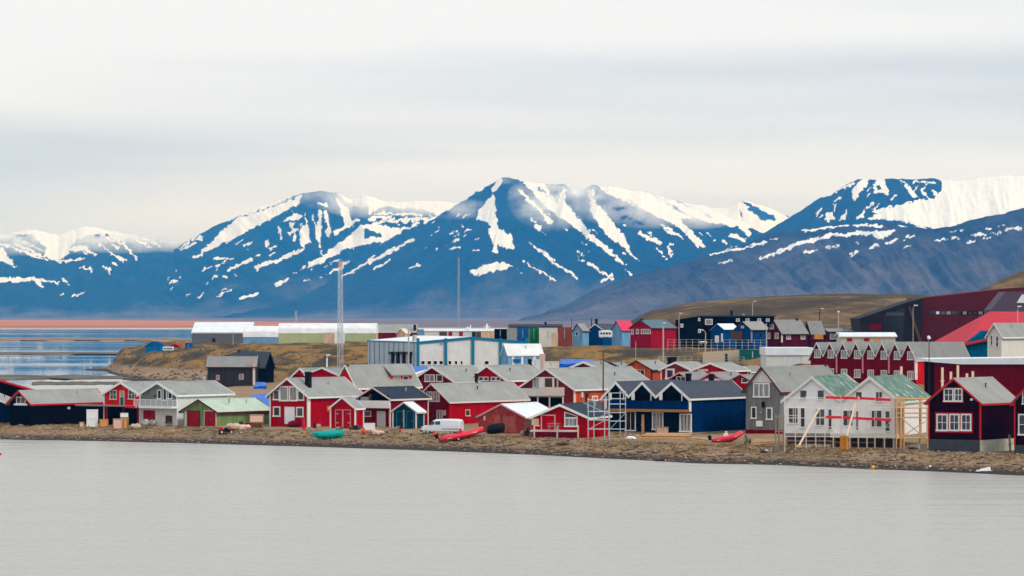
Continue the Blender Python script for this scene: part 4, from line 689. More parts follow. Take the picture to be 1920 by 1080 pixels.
# ---------------------------------------------------------------- second row, roofs seen over the beach houses
def side_on(name, label, xl, xr, base, eave, ridge, Y, depth, wall, roof, trim, cat='house', group=None, ov=0.35, th=0.0, drop=1.5, inset=(0, 0), barge=True, T=0.15):
    """a building whose long side faces the camera: ridge along x"""
    Y *= DS; zg = Zp(base, Y); root = empty(name, (*WZ(xl, Y, zg),), th, label, cat, group); w = (xr - xl) / F * Y; he = Zp(eave, Y) - zg; hr = Zp(ridge, Y + depth / 2) - zg
    p0 = WZ(xl, Y, 0); drop = max(drop, zg - min(gz(p0.x, Y), gz(p0.x + w, Y), gz(p0.x, Y + depth)) + 0.4)
    m = MB(); M = lambda a, z, d: (d, a, z)
    m.prism([(0, -drop), (depth, -drop), (depth, he), (depth / 2, hr - T), (0, he)], M, 0, w).build('wall', wall, root)
    sl = (hr - he) / (depth / 2); top = [(-ov, he - ov * sl + 0.02), (depth / 2, hr), (depth + ov, he - ov * sl + 0.02)]
    MB().prism(top + [(a, z - T) for a, z in top[::-1]], M, -ov, w + ov).build('roof', roof, root)
    MB().box(-ov, w + ov, -ov - 0.06, -ov, he - ov * sl - 0.18, he - ov * sl + 0.03).build('fascia', trim, root)
    if barge:
        for d0, d1 in ((-ov - 0.07, -ov), (w + ov, w + ov + 0.07)):
            for p, q in ((top[0], top[1]), (top[1], top[2])): MB().prism([(p[0], p[1] + 0.04), (q[0], q[1] + 0.04), (q[0], q[1] - 0.2), (p[0], p[1] - 0.2)], M, d0, d1).build('bargeboard', trim, root)
    class S: pass
    s = S(); s.root, s.Y, s.zg, s.x0, s.w, s.depth, s.he, s.hr, s.trim = root, Y, zg, xl, w, depth, he, hr, trim
    s.Mf = lambda a, z, d: (a, -d, z)
    def rect(x0, y0, x1, y1): return (x0 - xl) / F * Y, (x1 - xl) / F * Y, Zp(y1, Y) - zg, Zp(y0, Y) - zg
    def part(name, x0, y0, x1, y1, mat, d0=0.0, d1=0.08): a0, a1, z0, z1 = rect(x0, y0, x1, y1); return MB().fbox(s.Mf, a0, a1, z0, z1, d0, d1).build(name, mat, root)
    def win(x0, y0, x1, y1, nx=1, ny=1, frame='white_trim', pane='glass', fw=0.1):
        a0, a1, z0, z1 = rect(x0, y0, x1, y1); fw = min(fw, (a1 - a0) * .22, (z1 - z0) * .22); m = MB()
        m.fbox(s.Mf, a0, a1, z0, z0 + fw, 0, .09).fbox(s.Mf, a0, a1, z1 - fw, z1, 0, .09).fbox(s.Mf, a0, a0 + fw, z0 + fw, z1 - fw, 0, .09).fbox(s.Mf, a1 - fw, a1, z0 + fw, z1 - fw, 0, .09); o = m.build('window', frame, root)
        for i in range(nx):
            g = (a1 - a0 - 2 * fw) / nx; MB().fbox(s.Mf, a0 + fw + g * i + .03 * (i > 0), a0 + fw + g * (i + 1) - .03 * (i < nx - 1), z0 + fw, z1 - fw, -0.01, .03).build('pane', pane, o)
    s.part, s.win = part, win; return s
s = side_on('house', 'charcoal low house with two pink-framed windows below the ochre bank', 389, 479, 722, 686.5, 668, 402, 7.5, 'charcoal_boards', 'roof_mid', 'dark_red_trim')
s.win(405, 703, 412, 713, 1, 1, 'pink_trim', 'glass_curtain'); s.win(448, 701, 457, 712, 1, 1, 'pink_trim', 'glass_curtain'); s.part('sign', 397, 684, 411, 688, 'pink_trim', 0, 0.08); s.part('corner_board', 474, 682, 478.5, 722, 'pale_trim', 0, 0.12); s.part('gable_post', 471, 674, 476, 684, 'pink_trim', 0.3, 0.4)
h = House('house', 'black tall house with slate roof beside the charcoal low house', 440, 499, 513.5, 721, 682, 660, Y=412, th=20, flip=True, wall='tar_black', roof='roof_slate', trim='dark_trim', ov=0.3, corner=False)
h.chimney(436, 656, 664, 0.4)

h = House('house', 'red house with white gable trim peeping over the flue house roof', 548, 581, 650, 748, 706, 690, Y=300, th=35, wall='scarlet', roof='roof_mid', barge=0.26, ov=0.35)
h.part('gable_beam', 'f', 546, 703, 582, 706, 'dark_trim', 0, 0.1); h.chimney(618, 693, 702, 0.55)
h = House('house', 'narrow red house with grey roof and white gutter behind the flue house', 575, 640, 672, 750, 704, 689, Y=294, th=62, wall='red', roof='roof_mid', barge=0.2, ov=0.3, Lmax=9)
h = House('house', 'grey-roofed house with red shed dormer and two small dormer windows', 630, 668, 786, 752, 722, 684.5, Y=290, th=38, wall='scarlet', roof='roof_grey', barge=0.2, ov=0.35)
# dormer on the near slope
def dormer(h, x0, x1, yt, yb, wall, roofm, n=2, run=None, d=0.5):
    a0, a1, z0, z1 = h.rect('s', x0, yt, x1, yb, -d); zt = z1; m = MB(); b = run or h.w / 2 * 0.92
    M = h.Fs
    m.fbox(M, a0, a1, z0 - 0.8, zt, -d - b + 0.2, -d).build('dormer', wall, h.root)
    dr = MB().poly([M(a0 - .25, zt - .02, -d + .35), M(a1 + .25, zt - .02, -d + .35), M(a1 + .25, h.hr - 0.05, -h.w / 2 - 0.1), M(a0 - .25, h.hr - 0.05, -h.w / 2 - 0.1), M(a0 - .25, zt + .13, -d + .35), M(a1 + .25, zt + .13, -d + .35), M(a1 + .25, h.hr + .09, -h.w / 2 - 0.1), M(a0 - .25, h.hr + .09, -h.w / 2 - 0.1)], MB.BOXF).build('dormer_roof', roofm, h.root)
dormer(h, 733, 772, 704, 722, 'scarlet', 'roof_grey')
h.win('s', 737, 706, 750, 720, 1, 1, 'pale_trim', d=-0.5, pane='glass_curtain'); h.win('s', 755, 705, 765, 720, 1, 1, 'pale_trim', d=-0.5, pane='glass_dark')
h.chimney(645, 683, 688, 0.4, round_=True)

h = House('house', 'oxblood house with white gable trim and two attic windows under blue tarpaulin', 772, 853, 925, 752, 714, 686.5, Y=298, th=30, wall='oxblood', roof='roof_grey', barge=0.3, ov=0.4)
h.win('f', 796.5, 702, 815.5, 716, 2, 1, fw=0.13, pane='glass_curtain'); h.win('f', 818.5, 702, 830.5, 716, 1, 1, fw=0.13)
h = House('house', 'red house with white gable trim and row of tiny attic windows', 880, 950, 1030, 752, 711, 685, Y=300, th=30, wall='red', roof='roof_grey', barge=0.3, ov=0.4)
for q in (898, 907.5, 921, 930.5): h.win('f', q, 706.5, q + 8.5, 714, 1, 1, fw=0.1)
h.chimney(1016, 673, 688, 0.45)
h = House('house', 'brick-red house with wooden balcony and orange long wall, big grey roof', 976, 1076, 1228, 765, 727, 690.5, Y=286, th=33, wall='rust_red', roof='roof_grey', barge=0.24, ov=0.5, corner=False)
MB().fbox(h.Fs, 0.05, h.L - 0.05, -1, h.he - 0.12, -0.05, 0.04).build('side_cladding', 'brick_orange', h.root)
h.part('corner_board', 's', 1075.5, 730, 1078.5, 756, 'pale_trim', -0.05, 0.1); h.part('floor_band', 'f', 1003, 707, 1050, 709, 'white_trim', 0, 0.1)
h.win('f', 999.5, 708, 1008, 727, 1, 1, fw=0.1, pane='glass_curtain'); h.door('f', 1011, 710, 1021, 728, 'door_white'); h.part('loggia', 'f', 1023, 709, 1035, 728, 'dark_wood', 0, 0.05); h.part('post', 'f', 1036.5, 708, 1040, 728, 'white_trim', 0, 0.15); h.part('post', 'f', 1045, 709, 1047.5, 727, 'pale_trim', 0, 0.15)
h.part('balcony_front', 'f', 974, 728, 1018, 742, 'white_paint', 1.2, 1.3); h.part('balcony_front', 'f', 1018, 726, 1058, 742, 'pale_trim', 1.2, 1.32); h.part('balcony_floor', 'f', 974, 742, 1058, 744, 'weathered_wood', 0, 1.3)
h.part('undercroft_shade', 'f', 980, 744, 1056, 762, 'tar_black', 0, 0.06)  # black panel painting the shade below the balcony
for q in (1008, 1030, 1055): h.part('post', 'f', q, 744, q + 2, 764, 'pale_trim', 1.1, 1.25)
h.win('s', 1109.5, 742, 1120, 752, 1, 1, fw=0.2, pane='glass_dark'); h.part('door_leaf', 's', 1097, 737, 1103, 756, 'dark_trim', 0.04, 0.12); h.part('wall_lamp', 's', 1088, 735, 1091, 745, 'pale_trim', 0.04, 0.3)
h.chimney(1066, 689, 697, 0.3, round_=True)
h = House('outbuilding', 'small slate-roofed outbuilding between red cabin and scaffold tower', 1072, 1100, 1136, 790, 772, 754, Y=262, th=30, wall='tar_black', roof='roof_slate', trim='dark_trim', cat='shed', ov=0.3, corner=False)

# the small red cabins farther back, roofs and gables only showing
CAB = 'red cabins in the back rows'
h = House('cabin', 'low red cabin with broad white gable edge, left end of back cabin row', 1062, 1128, 1158, 735, 692, 677.5, Y=335, th=24, wall='oxblood', roof='roof_mid', barge=0.34, cat='cabin', group=CAB); h.part('gable_shade', 'f', 1078, 687, 1110, 694, 'tar_black', 0, 0.05)  # shade in the gable put on as a black panel
h = House('cabin', 'plain dark red cabin gable without trim beside the brown wooden pole', 1124, 1168, 1190, 735, 690, 679.5, Y=342, th=26, wall='oxblood', roof='roof_mid', trim='dark_trim', barge=0.1, cat='cabin', group=CAB)
h = House('cabin', 'orange-brown gabled cabin with grey roof and cream window', 1168, 1222, 1262, 742, 692, 676, Y=318, th=30, wall='brick_orange', roof='roof_grey', trim='dark_trim', barge=0.16, cat='cabin', group=CAB); h.win('f', 1193, 693, 1209, 706, 2, 1, 'pale_trim')
h = House('cabin', 'red cabin with white gable trim and square white window with plant', 1240, 1296, 1330, 745, 692, 678.5, Y=314, th=28, wall='rust_red', roof='roof_grey', barge=0.28, cat='cabin', group=CAB); h.win('f', 1248, 691, 1265, 711, 1, 1, fw=0.3); h.chimney(1246, 670, 680, 0.75, off=h.mid - 1.2); h.chimney(1263, 669, 679, 0.75, off=h.mid - 1.2)
h = House('cabin', 'red cabin with wide white gable trim and white loft sill', 1298, 1368, 1402, 745, 694, 680, Y=312, th=24, wall='red', roof='roof_grey', barge=0.26, cat='cabin', group=CAB); h.part('window', 'f', 1308, 692, 1328, 696, 'pale_trim', 0, 0.1)
h = House('cabin', 'dark cabin with short white gable trim behind grey roofs', 1384, 1408, 1432, 735, 695, 686.5, Y=326, th=24, wall='tar_black', roof='roof_mid', barge=0.3, cat='cabin', group=CAB); h.chimney(1381, 697, 704, 0.5, off=h.x0)
h = House('cabin', 'red-trimmed cabin gable with white window, in front of square white window cabin', 1250, 1300, 1342, 760, 713, 698, Y=285, th=28, wall='maroon_black', roof='roof_mid', trim='pink_trim', barge=0.18, cat='cabin', group=CAB); h.win('f', 1268, 706, 1286, 716, 2, 1, 'white_trim')
h = House('cabin', 'scarlet-trimmed cabin gable with white sill just above navy roof', 1308, 1362, 1404, 760, 714, 698, Y=285, th=28, wall='red', roof='roof_mid', trim='pink_trim', barge=0.18, cat='cabin', group=CAB); h.part('window', 'f', 1322, 710, 1352, 716, 'white_trim', 0, 0.1)
h = House('cabin', 'plain red cabin gable with small white window next to the grey house', 1366, 1412, 1450, 760, 716, 703, Y=282, th=28, wall='red', roof='roof_mid', trim='dark_red_trim', barge=0.16, cat='cabin', group=CAB); h.win('f', 1391, 709, 1402, 718, 1, 1, 'white_trim')

# tarpaulins between the roofs
def tarp(name, label, pts, mat, th=0.25, cat='tarpaulin'):
    """a sheet thrown over stacked goods: outline of (column, row, distance), sagging"""
    P = [W(u, v, Y * DS) for u, v, Y in pts]; a, b, c, d = P; n = 9; V = []; 
    for i in range(n):
        for j in range(n):
            s_, t_ = i / (n - 1), j / (n - 1); p = (a * (1 - s_) + b * s_) * (1 - t_) + (d * (1 - s_) + c * s_) * t_
            p = p + Vector((0, 0, (float(vnoise(np.array(p.x * 1.3), np.array(p.y * 0.5 + s_))) - 0.5) * th)); V.append(p)
    Fq = [(i * n + j, i * n + j + 1, (i + 1) * n + j + 1, (i + 1) * n + j) for i in range(n - 1) for j in range(n - 1)]
    base = len(V); V2 = [Vector((p.x, p.y, p.z - 0.9)) for p in V]; rim = [i for i in range(n)] + [i * n + n - 1 for i in range(1, n)] + [(n - 1) * n + j for j in range(n - 2, -1, -1)] + [i * n for i in range(n - 2, 0, -1)]
    V += V2; Fq += [(rim[i], rim[(i + 1) % len(rim)], base + rim[(i + 1) % len(rim)], base + rim[i]) for i in range(len(rim))]
    o = MB().poly(V, Fq).build(name, mat, smooth=False); return tag(o, label, cat)
tarp('tarpaulin', 'bright blue tarpaulin over a roof below the white and blue hall', [(738, 697, 318), (808, 697, 318), (800, 686, 326), (745, 686, 326)], 'tarp_blue')
tarp('tarpaulin', 'blue tarpaulin draped beside the large red house wall', [(474, 764, 275), (506, 764, 275), (506, 738, 285), (470, 740, 285)], 'tarp_blue')
tarp('tarpaulin', 'small light blue tarpaulin heap beside the charcoal low house', [(476, 724, 385), (500, 724, 385), (498, 716, 389), (480, 716, 389)], 'tarp_blue')
tarp('tarpaulin', 'blue tarpaulin far behind the cabin ridge below the brown bank', [(1049, 682, 360), (1114, 682, 360), (1112, 673, 366), (1052, 673, 366)], 'tarp_blue')
tarp('awning', 'white sloping awning roof beside the oxblood house gable', [(766, 706, 300), (800, 694, 300), (812, 689, 308), (772, 700, 308)], 'white_trim', 0.05, 'awning')

# ---------------------------------------------------------------- the plateau: halls, sheds, houses
def slab(name, label, cat, outline, Y, depth, mat, **kw):
    """a building with the given elevation (column, row), carried back by its real depth"""
    Y *= DS; u0 = outline[0][0]; z0 = Zp(max(p[1] for p in outline), Y); root = empty(name, tuple(WZ(u0, Y, z0)), 0, label, cat, kw.get('group'))
    M = lambda a, z, d: (a, -d, z)
    def pt(p): return ((p[0] - u0) / F * Y, Zp(p[1], Y) - z0)
    low = max(p[1] for p in outline); dn = max(0.5, z0 - min(gz((p[0] - 960) / F * Y, Y + d_) for p in outline for d_ in (0, depth)) + 0.5)
    MB().prism([(pt(p)[0], pt(p)[1] - (dn if p[1] == low else 0)) for p in outline], M, 0, -depth).build('wall', mat, root)
    class S: pass
    s = S(); s.root, s.Y, s.M, s.pt = root, Y, M, pt
    def poly(name, pts, mat, d0=0.0, d1=0.06, parent=None): return MB().prism([pt(p) for p in pts], M, d0, d1).build(name, mat, parent or root)
    s.poly = poly; s.part = lambda name, x0, y0, x1, y1, mat, d0=0.0, d1=0.08, parent=None: poly(name, [(x0, y1), (x1, y1), (x1, y0), (x0, y0)], mat, d0, d1, parent)
    return s

s = side_on('hall', 'big grey hall with white roof on the plateau point', 360, 470, 655, 622.5, 604, 575, 26, 'hall_grey', 'roof_white', 'white_trim', 'hall', ov=0.2, barge=False, T=0.4)
s.part('door', 398, 634, 404, 653, 'dark_trim', 0, 0.1); s.part('base_strip', 360, 650, 448, 655, 'concrete', 0, 0.15)
# white barrel halls
def arched_hall(name, label, xl, xr, base, shoulder, top, Y, depth, low, high, cat='hall'):
    Y *= DS; zg = Zp(base, Y); root = empty(name, tuple(WZ(xl, Y, zg)), 0, label, cat); w = (xr - xl) / F * Y; hs = Zp(shoulder, Y) - zg; ht = Zp(top, Y + depth / 2) - zg; M = lambda a, z, d: (d, a, z)
    MB().prism([(0, -4), (depth, -4), (depth, hs), (0, hs)], M, 0, w).build('wall', low, root)
    arc = [(-0.1, hs)] + [(depth * (0.5 - 0.5 * math.cos(math.pi * i / 10)), hs + (ht - hs) * math.sin(math.pi * i / 10) ** 0.6) for i in range(1, 10)] + [(depth + 0.1, hs)]
    MB().prism(arc, M, -0.1, w + 0.1).build('roof', high, root, smooth=False); return root, Y, zg, w
r, Yq, zq, wq = arched_hall('hall', 'long white barrel-roofed hall with pale green lower wall', 522, 705, 645, 625, 606, 540, 16, 'hall_green', 'hall_white')
MB().box(wq * 0.94, wq * 0.945, -0.2, -0.1, 2, 2.3).build('wall_lamp', 'dark_trim', r)
arched_hall('hall', 'short white tent hall with bluish base wedged between two larger halls', 456, 523, 652, 632, 611, 556, 12, 'light_blue', 'hall_white')
def container(label, xl, xr, base, top, Y, mat, depth=6.0, name='container', cat='container', group=None, rz=0.0, ribs=True):
    Y *= DS; zg = Zp(base, Y); w = (xr - xl) / F * Y; hgt = Zp(top, Y) - zg; r = empty(name, tuple(WZ(xl, Y, zg)), rz, label, cat, group)
    p0 = WZ(xl, Y, 0); dn = max(0.6, zg - min(gz(p0.x, Y), gz(p0.x + w, Y)) + 0.2)
    MB().box(0, w, 0, depth, -dn, hgt).build('body', mat, r, bevel=0.02)
    MB().box(-0.04, 0.1, -0.05, depth, -0.02, hgt + 0.04).box(w - 0.1, w + 0.04, -0.05, depth, -0.02, hgt + 0.04).box(0.1, w - 0.1, -0.05, 0.1, hgt - 0.12, hgt + 0.04).build('frame', mat, r)
    if ribs:
        n = max(2, int(w / 0.5)); m = MB()
        for i in range(1, n): m.box(w * i / n - 0.07, w * i / n + 0.07, -0.035, 0, 0.15, hgt - 0.15)
        m.build('corrugation', mat, r)
    MB().box(w * 0.46, w * 0.5, -0.09, -0.04, 0.3, hgt - 0.3).build('lock_bar', 'galvanised', r); return r
container('peach container by the mast in front of the pale green hall', 607, 627, 644, 624, 520, 'peach')
container('white equipment box at the foot of the lattice mast', 627.5, 645, 645, 622, 515, 'door_white', 2.5, 'equipment_box', 'box')
h = House('shed', 'bright blue shed at the tip of the plateau', 273, 299, 309, 659.5, 649, 641, Y=560, th=30, wall='sky_blue', roof='mid_blue', trim='sky_blue', ov=0.25, barge=0.12, cat='shed', corner=False)
h = House('shed', 'low crimson shed between blue shed and grey hall', 317, 338, 348, 657, 650, 645, Y=575, th=20, wall='crimson', roof='roof_red', trim='crimson', ov=0.2, barge=0.1, cat='shed', corner=False)
container('ochre container under white roof left of the grey hall', 341, 348, 656, 641, 566, 'ochre'); container('blue container standing against the grey hall corner', 347, 359, 657, 643, 560, 'container_blue')
s = side_on('hall', 'low hall with dark red wall and pale roof right of white barrel hall', 704, 780, 640, 622, 608, 620, 14, 'oxblood', 'roof_grey', 'white_trim', 'hall', ov=0.2, T=0.3)
s.part('chimney', 775, 609, 780, 621, 'soot_black', -2, -1)
h = House('hut', 'peach hut with small gable before the dark red hall', 744, 760, 768, 640, 624, 616, Y=560, th=30, wall='peach', roof='pale_trim', trim='pale_trim', ov=0.2, cat='hut', corner=False)
s = side_on('depot', 'long white flat depot with red doors behind the blue-trimmed hall', 796, 938, 640, 620, 617, 600, 10, 'white_paint', 'roof_white', 'white_trim', 'building', ov=0.15, T=0.2)
for x0, x1, m in ((824, 838, 'dark_wood'), (841, 848, 'door_red'), (861, 868, 'door_red'), (885, 892, 'teal_dark'), (893, 902, 'dark_wood'), (902, 926, 'peach')): s.part('door', x0, 622, x1, 634, m, 0, 0.12)
s.part('roof_box', 874, 613, 879, 618, 'white_trim', -3, -1.5); s.part('roof_pipe', 881, 609, 883, 618, 'white_trim', -3, -2.6); s.part('roof_cross', 911, 607, 915, 618, 'white_trim', -3, -2.6); s.part('roof_cross', 907, 612, 919, 613.5, 'white_trim', -3, -2.8)
s = side_on('building', 'dark flat-roofed building behind the row of coloured containers', 956, 1052, 640, 612, 607.5, 700, 12, 'weathered_wood', 'roof_black', 'dark_trim', 'building', ov=0.5, T=0.3)
s.part('chimney', 1021, 603.5, 1025, 609, 'soot_black', -3, -2)
CG = 'containers on the plateau edge'
container('black machine container beside blue container on the plateau', 927, 950, 633, 617, 500, 'tar_black', group=CG); container('pale grey container next to the dark machine container', 951, 968, 634, 615, 498, 'sign_grey', group=CG)
container('blue container above the end of the blue-trimmed hall', 970, 991, 636, 615, 480, 'container_blue', group=CG); container('green container in the plateau row', 993, 1010, 637, 614, 476, 'container_green', group=CG)
container('cream container with pinkish stripe in the plateau row', 1011, 1045, 637, 615, 474, 'cream_paint', group=CG); container('small peach box in front of the cream container', 1034, 1046, 637, 624, 470, 'peach', 3, 'utility_box', 'box'); container('rust brown container at the end of the plateau row', 1046, 1072, 637, 614, 474, 'container_rust', group=CG)

# the white and blue industrial hall
h = House('hall', 'large white industrial hall with bright blue frame posts and cool grey side', 690, 782, 988, 706, 641, 631.5, Y=385, th=14, flip=True, wall='hall_panel', roof='hall_white', trim='blue_trim', ov=0.12, barge=0.5, cat='hall', corner=False, drop=3)
MB().fbox(h.Fs, 0.1, h.L, -2, h.he - 0.1, 0, 0.06).build('side_cladding', 'hall_cool', h.root)
for i in range(10):
    a_ = h.L * (i + 0.5) / 10; MB().fbox(h.Fs, a_ - 0.1, a_ + 0.1, -2, h.he - 0.1, 0.06, 0.16).build('downpipe', 'roof_teal', h.root)
for q in (782, 834, 885, 937, 986): h.part('post', 'f', q - 1, 634, q + 4, 706, 'blue_trim', 0.02, 0.3)
for x0, x1 in ((789, 797), (800.5, 809), (812, 820), (823, 831), (840, 847), (852, 858), (863, 868), (908, 917)): h.win('f', x0, 676, x1, 684, 1, 1, 'white_trim', 'glass_dark')
for q in (738, 748, 759, 770): h.part('vent_pipe', 's', q - 1.4, 662, q + 1.4, 690, 'dark_trim', 0.1, 0.6); h.part('vent_cowl', 's', q - 3, 659.5, q + 3, 664.5, 'dark_trim', 0.1, 0.9)
h.part('wall_lamp', 'f', 826, 642, 830, 645, 'sign_grey', 0, 0.4)
h.part('roof_pipe', 's', 764, 628, 768, 642, 'pole_grey', -1.5, -1)
h = House('tent', 'white storage tent with pale blue sides beside the industrial hall', 940, 952, 1018, 690, 664, 645, Y=372, th=62, wall='light_blue', roof='hall_white', trim='white_trim', ov=0.15, barge=0.1, cat='tent', corner=False)
for q in (960, 977, 1000): h.part('tent_strip', 's', q, 666, q + 4, 690, 'white_trim', 0, 0.06)
h.part('blue_cover', 's', 962, 673, 975, 678, 'tarp_blue', 0, 0.3).name = 'side_cover'
container('white van box parked in front of the storage tent', 997, 1012, 688, 674, 362, 'van_white', 3, 'box_trailer', 'trailer', ribs=False); container('pinkish white crate stack beside storage tent', 1012, 1022, 690, 664, 366, 'crate_pink', 3, 'crate', 'crate', ribs=False)
container('low cream wall of boxes behind the balcony house ridge', 1020, 1048, 688, 678, 350, 'cream_paint', 2, 'storage_box', 'box', ribs=False)

# houses along the plateau road
h = House('house', 'light blue gabled house with dark red gable tip next to rust container', 1074, 1092, 1104, 638, 619, 607, Y=470, th=40, wall='light_blue', roof='roof_grey', trim='dark_red_trim', ov=0.25, barge=0.16, corner=False); h.win('f', 1079, 622, 1085, 630, 1, 1, 'white_trim')
h = House('house', 'navy house with white gable trim behind white camper van', 1103, 1131, 1162, 638, 618, 607.5, Y=478, th=35, wall='mid_blue', roof='roof_slate', trim='white_trim', ov=0.25, barge=0.2, corner=False); h.chimney(1109, 598, 610, 0.5)
h = House('house', 'light blue house with pink roof behind dark green bush', 1147, 1166, 1190, 637, 618, 601.5, Y=472, th=48, wall='light_blue', roof='roof_pink', trim='teal_wall', ov=0.25, barge=0.14, corner=False)
h = House('house', 'crimson house with wide white window band and teal grey roof', 1182, 1221, 1268, 639, 614, 600, Y=455, th=34, wall='crimson', roof='roof_teal', trim='dark_red_trim', ov=0.3, barge=0.14, corner=False); h.win('f', 1202, 617, 1220, 626, 4, 1, 'white_trim', 'glass_curtain'); h.win('f', 1193, 617, 1198, 626, 1, 1, 'white_trim', 'glass_curtain'); h.win('f', 1184, 617, 1188, 627, 1, 1, 'white_trim', 'glass_curtain'); h.chimney(1191, 598, 604, 0.5)
s = slab('apartment_block', 'long black apartment block with square white windows below the hill', 'building', [(1271, 645), (1452, 645), (1452, 592), (1312, 593), (1271, 600)], 480, 14, 'tar_black')
for x0, y0, x1, y1 in ((1276, 607, 1281, 614), (1309, 596, 1313, 602), (1322, 598, 1336, 609), (1380, 597, 1387, 603), (1398, 597, 1405, 603), (1420, 597, 1427, 603), (1436, 597, 1443, 603), (1309, 617, 1314, 624)):
    o = s.part('window', x0, y0, x1, y1, 'white_trim', 0, 0.1); s.part('pane', x0 + 1.2, y0 + 1.2, x1 - 1.2, y1 - 1.2, 'glass_curtain', 0.09, 0.13, o)
s.part('roof', 1312, 591.5, 1454, 594, 'roof_black', -10, 0.5); s.part('chimney', 1371, 582, 1376, 592, 'soot_black', -5, -4); s.part('roof_vent', 1394, 588, 1398, 592, 'sign_grey', -5, -4)
h = House('house', 'bright blue gabled house with white roof and white doors by the fence', 1333, 1357, 1386, 643, 617, 607, Y=445, th=36, wall='mid_blue', roof='roof_white', trim='mid_blue', ov=0.25, barge=0.12, corner=False); h.door('f', 1340.5, 629, 1348.5, 642, 'door_white'); h.door('f', 1352, 625, 1356, 641, 'door_white')
h = House('house', 'deep blue house with grey roof and dark porch by the fence', 1378, 1408, 1442, 645, 617, 603, Y=438, th=36, wall='mid_blue', roof='roof_grey', trim='dark_trim', ov=0.3, barge=0.14, corner=False); h.part('corner_board', 's', 1407.5, 618, 1410, 642, 'weathered_wood', 0, 0.1); h.win('s', 1423, 624, 1428, 633, 1, 1, 'dark_wood', 'glass_dark'); h.win('f', 1390, 611, 1395, 615, 1, 1, 'white_trim', 'glass_curtain'); h.part('porch', 'f', 1376, 621, 1393, 636, 'dark_wood', 0, 1.2)
h = House('house', 'wine red house with grey roof, round gable window and white windows', 1438, 1465, 1514, 656, 623, 600, Y=420, th=36, wall='wine', roof='roof_mid', trim='dark_trim', ov=0.3, barge=0.16, corner=False)
for x0 in (1437.5, 1453): h.win('f', x0, 624, x0 + 7, 635, 1, 1, 'pale_trim', 'glass_curtain')
for x0 in (1474, 1501): h.win('s', x0, 625, x0 + 8, 636, 1, 1, 'white_trim', 'glass_curtain')
h.win('f', 1444, 608, 1451, 617, 1, 1, 'pale_trim', 'glass_curtain'); h.part('corner_board', 's', 1464.5, 625, 1467, 642, 'pale_trim', 0, 0.1); h.chimney(1494, 597, 602, 0.4)
h = House('house', 'small wine red annexe with grey roof and yellow steps', 1508, 1520, 1545, 652, 621, 602, Y=426, th=40, wall='wine', roof='roof_mid', trim='dark_trim', ov=0.3, barge=0.12, corner=False); h.part('steps', 's', 1524, 627, 1540, 636, 'ochre', 0, 0.5)
h = House('house', 'low wine red house with thin grey roof beyond the annexe', 1534, 1552, 1600, 652, 621, 616, Y=432, th=40, wall='wine', roof='roof_mid', trim='dark_trim', ov=0.3, barge=0.12, corner=False); h.win('s', 1556, 623, 1566, 636, 1, 1, 'white_trim', 'glass_curtain')
s = slab('warehouse', 'plain white flat-roofed warehouse left of the red gable row', 'warehouse', [(1437, 705), (1524, 705), (1524, 653), (1437, 653)], 345, 16, 'white_paint')
s.part('roof', 1435, 652, 1526, 666, 'roof_white', -16.2, 0.25); s.part('wall_panel', 1503, 668, 1524, 704, 'cream_paint', 0, 0.08)
container('green container behind the fence at the ramp', 1388, 1436, 674, 656, 390, 'container_teal', 3)
s = slab('retaining_wall', 'tan retaining wall with dark doorway below the fence', 'wall', [(1318, 684), (1392, 684), (1392, 656), (1318, 660)], 392, 1.0, 'sack_beige'); s.part('doorway', 1360, 663, 1364, 678, 'dark_trim', 0, 0.1)
s = side_on('building', 'low white-roofed building in front of the museum', 1576, 1679, 655, 630, 623, 395, 10, 'concrete', 'roof_white', 'white_trim', 'building', ov=0.3, T=0.2)
for x0, m in ((1588, 'door_red'), (1620, 'door_red'), (1640, 'crate_orange')): s.part('window', x0, 634, x0 + 10, 640, m, 0, 0.1)

# museum-like angular building
s = slab('museum', 'angular dark red metal museum building with folded black end', 'building', [(1717, 690), (1960, 690), (1960, 536), (1886, 541), (1729, 558.5)], 430, 34, 'museum_red')
s.poly('end_wing', [(1616, 655), (1722, 675), (1728.5, 559), (1700, 566), (1609, 597)], 'museum_black', -20, 3.0); s.poly('end_recess', [(1627, 618), (1650, 618), (1650, 606), (1627, 610)], 'oxblood', 3.0, 3.1); s.poly('dark_glazing', [(1651, 640), (1690, 640), (1694, 578), (1652, 590)], 'glass_dark', 3.0, 3.1); s.poly('louvre', [(1659, 592), (1692, 592), (1692, 586), (1659, 586)], 'dark_concrete', 3.1, 3.2)
o = s.poly('strip_window', [(1742, 590), (1846, 590), (1850, 583), (1742, 583)], 'glass_dark', 0.0, 0.1); s.part('white_pane', 1755, 584, 1761, 589, 'white_trim', 0.1, 0.13, o)  # one pane of the strip is plain white
for q in range(8): s.part('pane', 1765 + q * 10, 584, 1772 + q * 10, 589.5, 'glass_curtain' if q % 3 == 1 else 'glass', 0.1, 0.13, o)
s.poly('fold', [(1701, 576), (1704, 575), (1726, 640), (1722, 645), (1712, 615)], 'dark_wood', 3.0, 3.3)
s = slab('building', 'plum grey roofed building at the right edge behind the museum', 'building', [(1858, 640), (1990, 640), (1990, 545), (1885, 547), (1858, 581)], 415, 12, 'roof_plum')
s.poly('skylight', [(1906, 568), (1930, 568), (1930, 552), (1916, 552)], 'roof_white', 0, 0.2)
